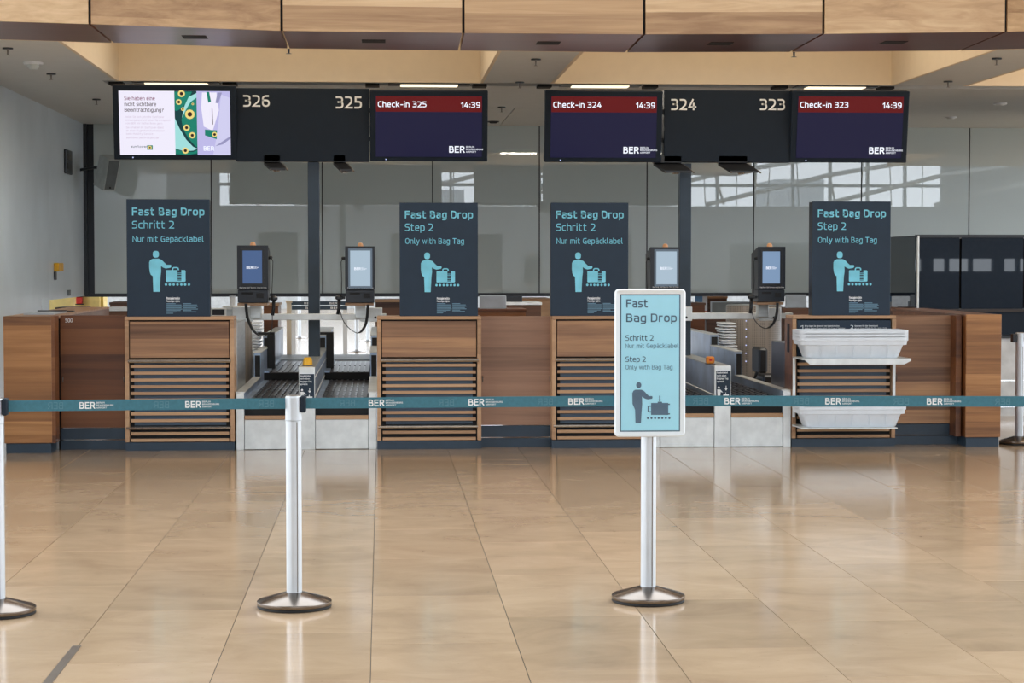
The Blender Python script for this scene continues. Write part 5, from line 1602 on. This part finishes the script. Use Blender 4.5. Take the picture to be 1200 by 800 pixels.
# rounded white frame as a ring
def rrect(x0, x1, z0, z1, r, n=6):
    out = []
    for (cx, cz, a0) in ((x1 - r, z1 - r, 0), (x0 + r, z1 - r, 90), (x0 + r, z0 + r, 180), (x1 - r, z0 + r, 270)):
        for k in range(n):
            an = rad(a0 + 90 * k / (n - 1)); out.append((cx + r * math.cos(an), cz + r * math.sin(an)))
    return out
O = rrect(a.x, b.x, a.z, b.z, .02); fw = .024
I = rrect(a.x + fw, b.x - fw, a.z + fw, b.z - fw, .003)
O2 = rrect(a.x + .005, b.x - .005, a.z + .005, b.z - .005, .017)
n = len(O)
vv = [(x, Yg + .006, z) for x, z in O] + [(x, Yg, z) for x, z in O2] + [(x, Yg + .006, z) for x, z in I] + [(x, Yg + .022, z) for x, z in O]
fs = []
for k in range(n):
    j = (k + 1) % n
    fs += [(k, j, n + j, n + k), (n + k, n + j, 2 * n + j, 2 * n + k), (3 * n + k, 3 * n + j, j, k)]
fs.append(tuple(range(3 * n, 4 * n)))
fr = mesh_from('frame', vv, fs, 'frame_white', t, ((a.x + b.x) / 2, Yg, a.z)); fix_normals(fr.data)
box('inner_border', 'text_slate', t, a.x + fw - .001, b.x - fw + .001, Yg + .006, Yg + .012, a.z + fw - .001, b.z - fw + .001)
box('poster', 'poster_blue', t, a.x + fw + .006, b.x - fw - .006, Yg + .004, Yg + .007, a.z + fw + .006, b.z - fw - .006)
box('holder', 'strip_metal', t, cs.x - .03, cs.x + .03, Yg + .022, cs.y - .034, .80, 1.0, .003)
Yq = Yg + .0037
for (s, x0, x1, y0, y1, m, bl) in (('Fast', 734, 759, 350.5, 360.3, 'text_slate', .018), ('Bag Drop', 734, 793, 367.3, 377.2, 'text_slate', .018),
        ('Schritt 2', 733, 765.8, 392.5, 399, 'text_slate', .008), ('Nur mit Gep\u00e4cklabel', 733, 795, 402.3, 407.8, 'text_dim', 0),
        ('Step 2', 733, 756.8, 417.5, 424, 'text_slate', .008), ('Only with Bag Tag', 733, 788, 427.3, 432.8, 'text_dim', 0)):
    ptext(s, m, t, x0, x1, y0, y1, Yq, bl)
def sg(pts, m='text_slate'):
    w = []
    for X, Z in pts:
        p = P(690 + X / 4.0, 330 + Z / 4.0, Yq); w.append((p.x, p.z))
    prism('pictogram', m, t, w, Yq - .0012, .0012)
sg([(234 + 12 * math.cos(2 * math.pi * k / 18), 484.5 + 14 * math.sin(2 * math.pi * k / 18)) for k in range(18)])
sg([(204, 522), (209, 511), (218, 506), (246, 506), (258, 511), (270, 524), (282, 536), (297, 536), (299, 542), (297, 548), (276, 551), (262, 547), (249, 538), (250, 575), (247, 610), (244, 662), (219, 662), (217, 600), (210, 584), (205, 572)])
sg([(292, 568), (372, 568), (372, 624), (292, 624)])
sg([(276, 584), (280, 580), (292, 580), (292, 585), (282, 586), (282, 606), (292, 607), (292, 612), (280, 612), (276, 608)])
sg([(322, 568), (324, 562), (342, 562), (344, 568)]); sg([(330, 534), (335, 534), (335, 552), (339, 552), (332.5, 562), (326, 552), (330, 552)])
sg([(372, 571), (380, 571), (380, 577), (372, 577)]); sg([(372, 616), (380, 616), (380, 622), (372, 622)])
for k in range(7):
    sg([(277 + k * 16.8 + 5 * math.cos(2 * math.pi * j / 10), 638.5 + 5.5 * math.sin(2 * math.pi * j / 10)) for j in range(10)])

# ------------------------------------------------------------ belts
def belt(x0, y0, x1, y1, label, logos, ghosts):
    """teal webbing between two posts; logos given by photograph x positions"""
    d = Vector((x1 - x0, y1 - y0, 0)); L = d.length; d.normalize()
    ang = math.atan2(d.y, d.x)
    zb_, zt_ = .925, .975
    t = thing('barrier_belt', label, 'barrier belt', (x0, y0, .95))
    box('webbing', 'belt_teal', t, x0, x0 + L, y0 - .001, y0 + .001, zb_, zt_)
    def along(px):
        dd = FWD + RGT * ((px - 600) / F_PX) + UPV * ((400 - 472) / F_PX)
        # intersection of the sight line with the belt's vertical plane
        nrm = Vector((-d.y, d.x, 0))
        k = nrm.dot(Vector((x0, y0, 0))) / nrm.dot(dd)
        pnt = dd * k
        return (pnt - Vector((x0, y0, 0))).dot(d)
    H = zt_ - zb_
    for px in logos:
        s0, s1 = along(px), along(px + 40)
        ber_logo('text_white', t, x0 + s0, x0 + s0 + (s1 - s0), zb_ + H * .18, zb_ + H * .80, y0 - .0012, .03, ex=.0004)
    for px in ghosts:
        s0, s1 = along(px), along(px + 18)
        text('BER', 'belt_shadow_print', t, x0 + s0, x0 + s1, zb_ + H * .18, zb_ + H * .80, y0 - .0012, .0, mirror=True, ex=.0003)
    t.rotation_euler = (0, 0, ang)
rr = .0365
belt(cl.x + rr + .02, cl.y, cm.x - rr, cm.y, 'teal BER belt from the left edge to the left barrier post', [93, 217], [56, 180, 303])
belt(cm.x + rr + .02, cm.y, cs.x - rr, cs.y, 'teal BER belt between the left barrier post and the standing sign', [432, 549, 666], [398, 514, 630])
off = Vector((1225, 0, 0))
ce_ = FL(1262, 706)
belt(cs.x + rr, cs.y, ce_.x - rr, ce_.y, 'teal BER belt from the standing sign to the right edge', [849, 967, 1086], [812, 930, 1047, 1166])

# ------------------------------------------------------------ far hall beyond the island
fars = [(372, 402, 'white post of the far belt rows, leftmost'), (418, 412, 'white post in the far hall right of the left navy post'), (431, 400, 'white post of the far belt rows, behind the second terminal'), (351, 396, 'white post of the far belt rows left of the navy post')]
fp = []
for px, py, lab in fars:
    tt, c = stanchion(px, py, lab, 'barrier posts in the far hall', far=True, name='barrier_post')
    fp.append(c)
for (px0, px1, py, Y, lab) in ((340, 406, 355, 34.0, 'navy belt in the far hall, upper row'), (342, 407, 360.5, 32.0, 'navy belt in the far hall, lower row')):
    a, b = P(px0, py + 2.4, Y), P(px1, py - 2.2, Y)
    t = thing('barrier_belt', lab, 'barrier belt', (a.x, Y, a.z))
    box('webbing', 'navy_paint', t, a.x, b.x, Y, Y + .004, a.z, b.z)
    for xx in (a.x, b.x - .06):
        box('end_post', 'post_aluminium', t, xx, xx + .06, Y + .005, Y + .06, 0, b.z)
    for k in (.25, .7):
        xx = a.x + (b.x - a.x) * k
        text('BER', 'text_white', t, xx, xx + .13, a.z + .015, b.z - .018, Y - .001, .03)
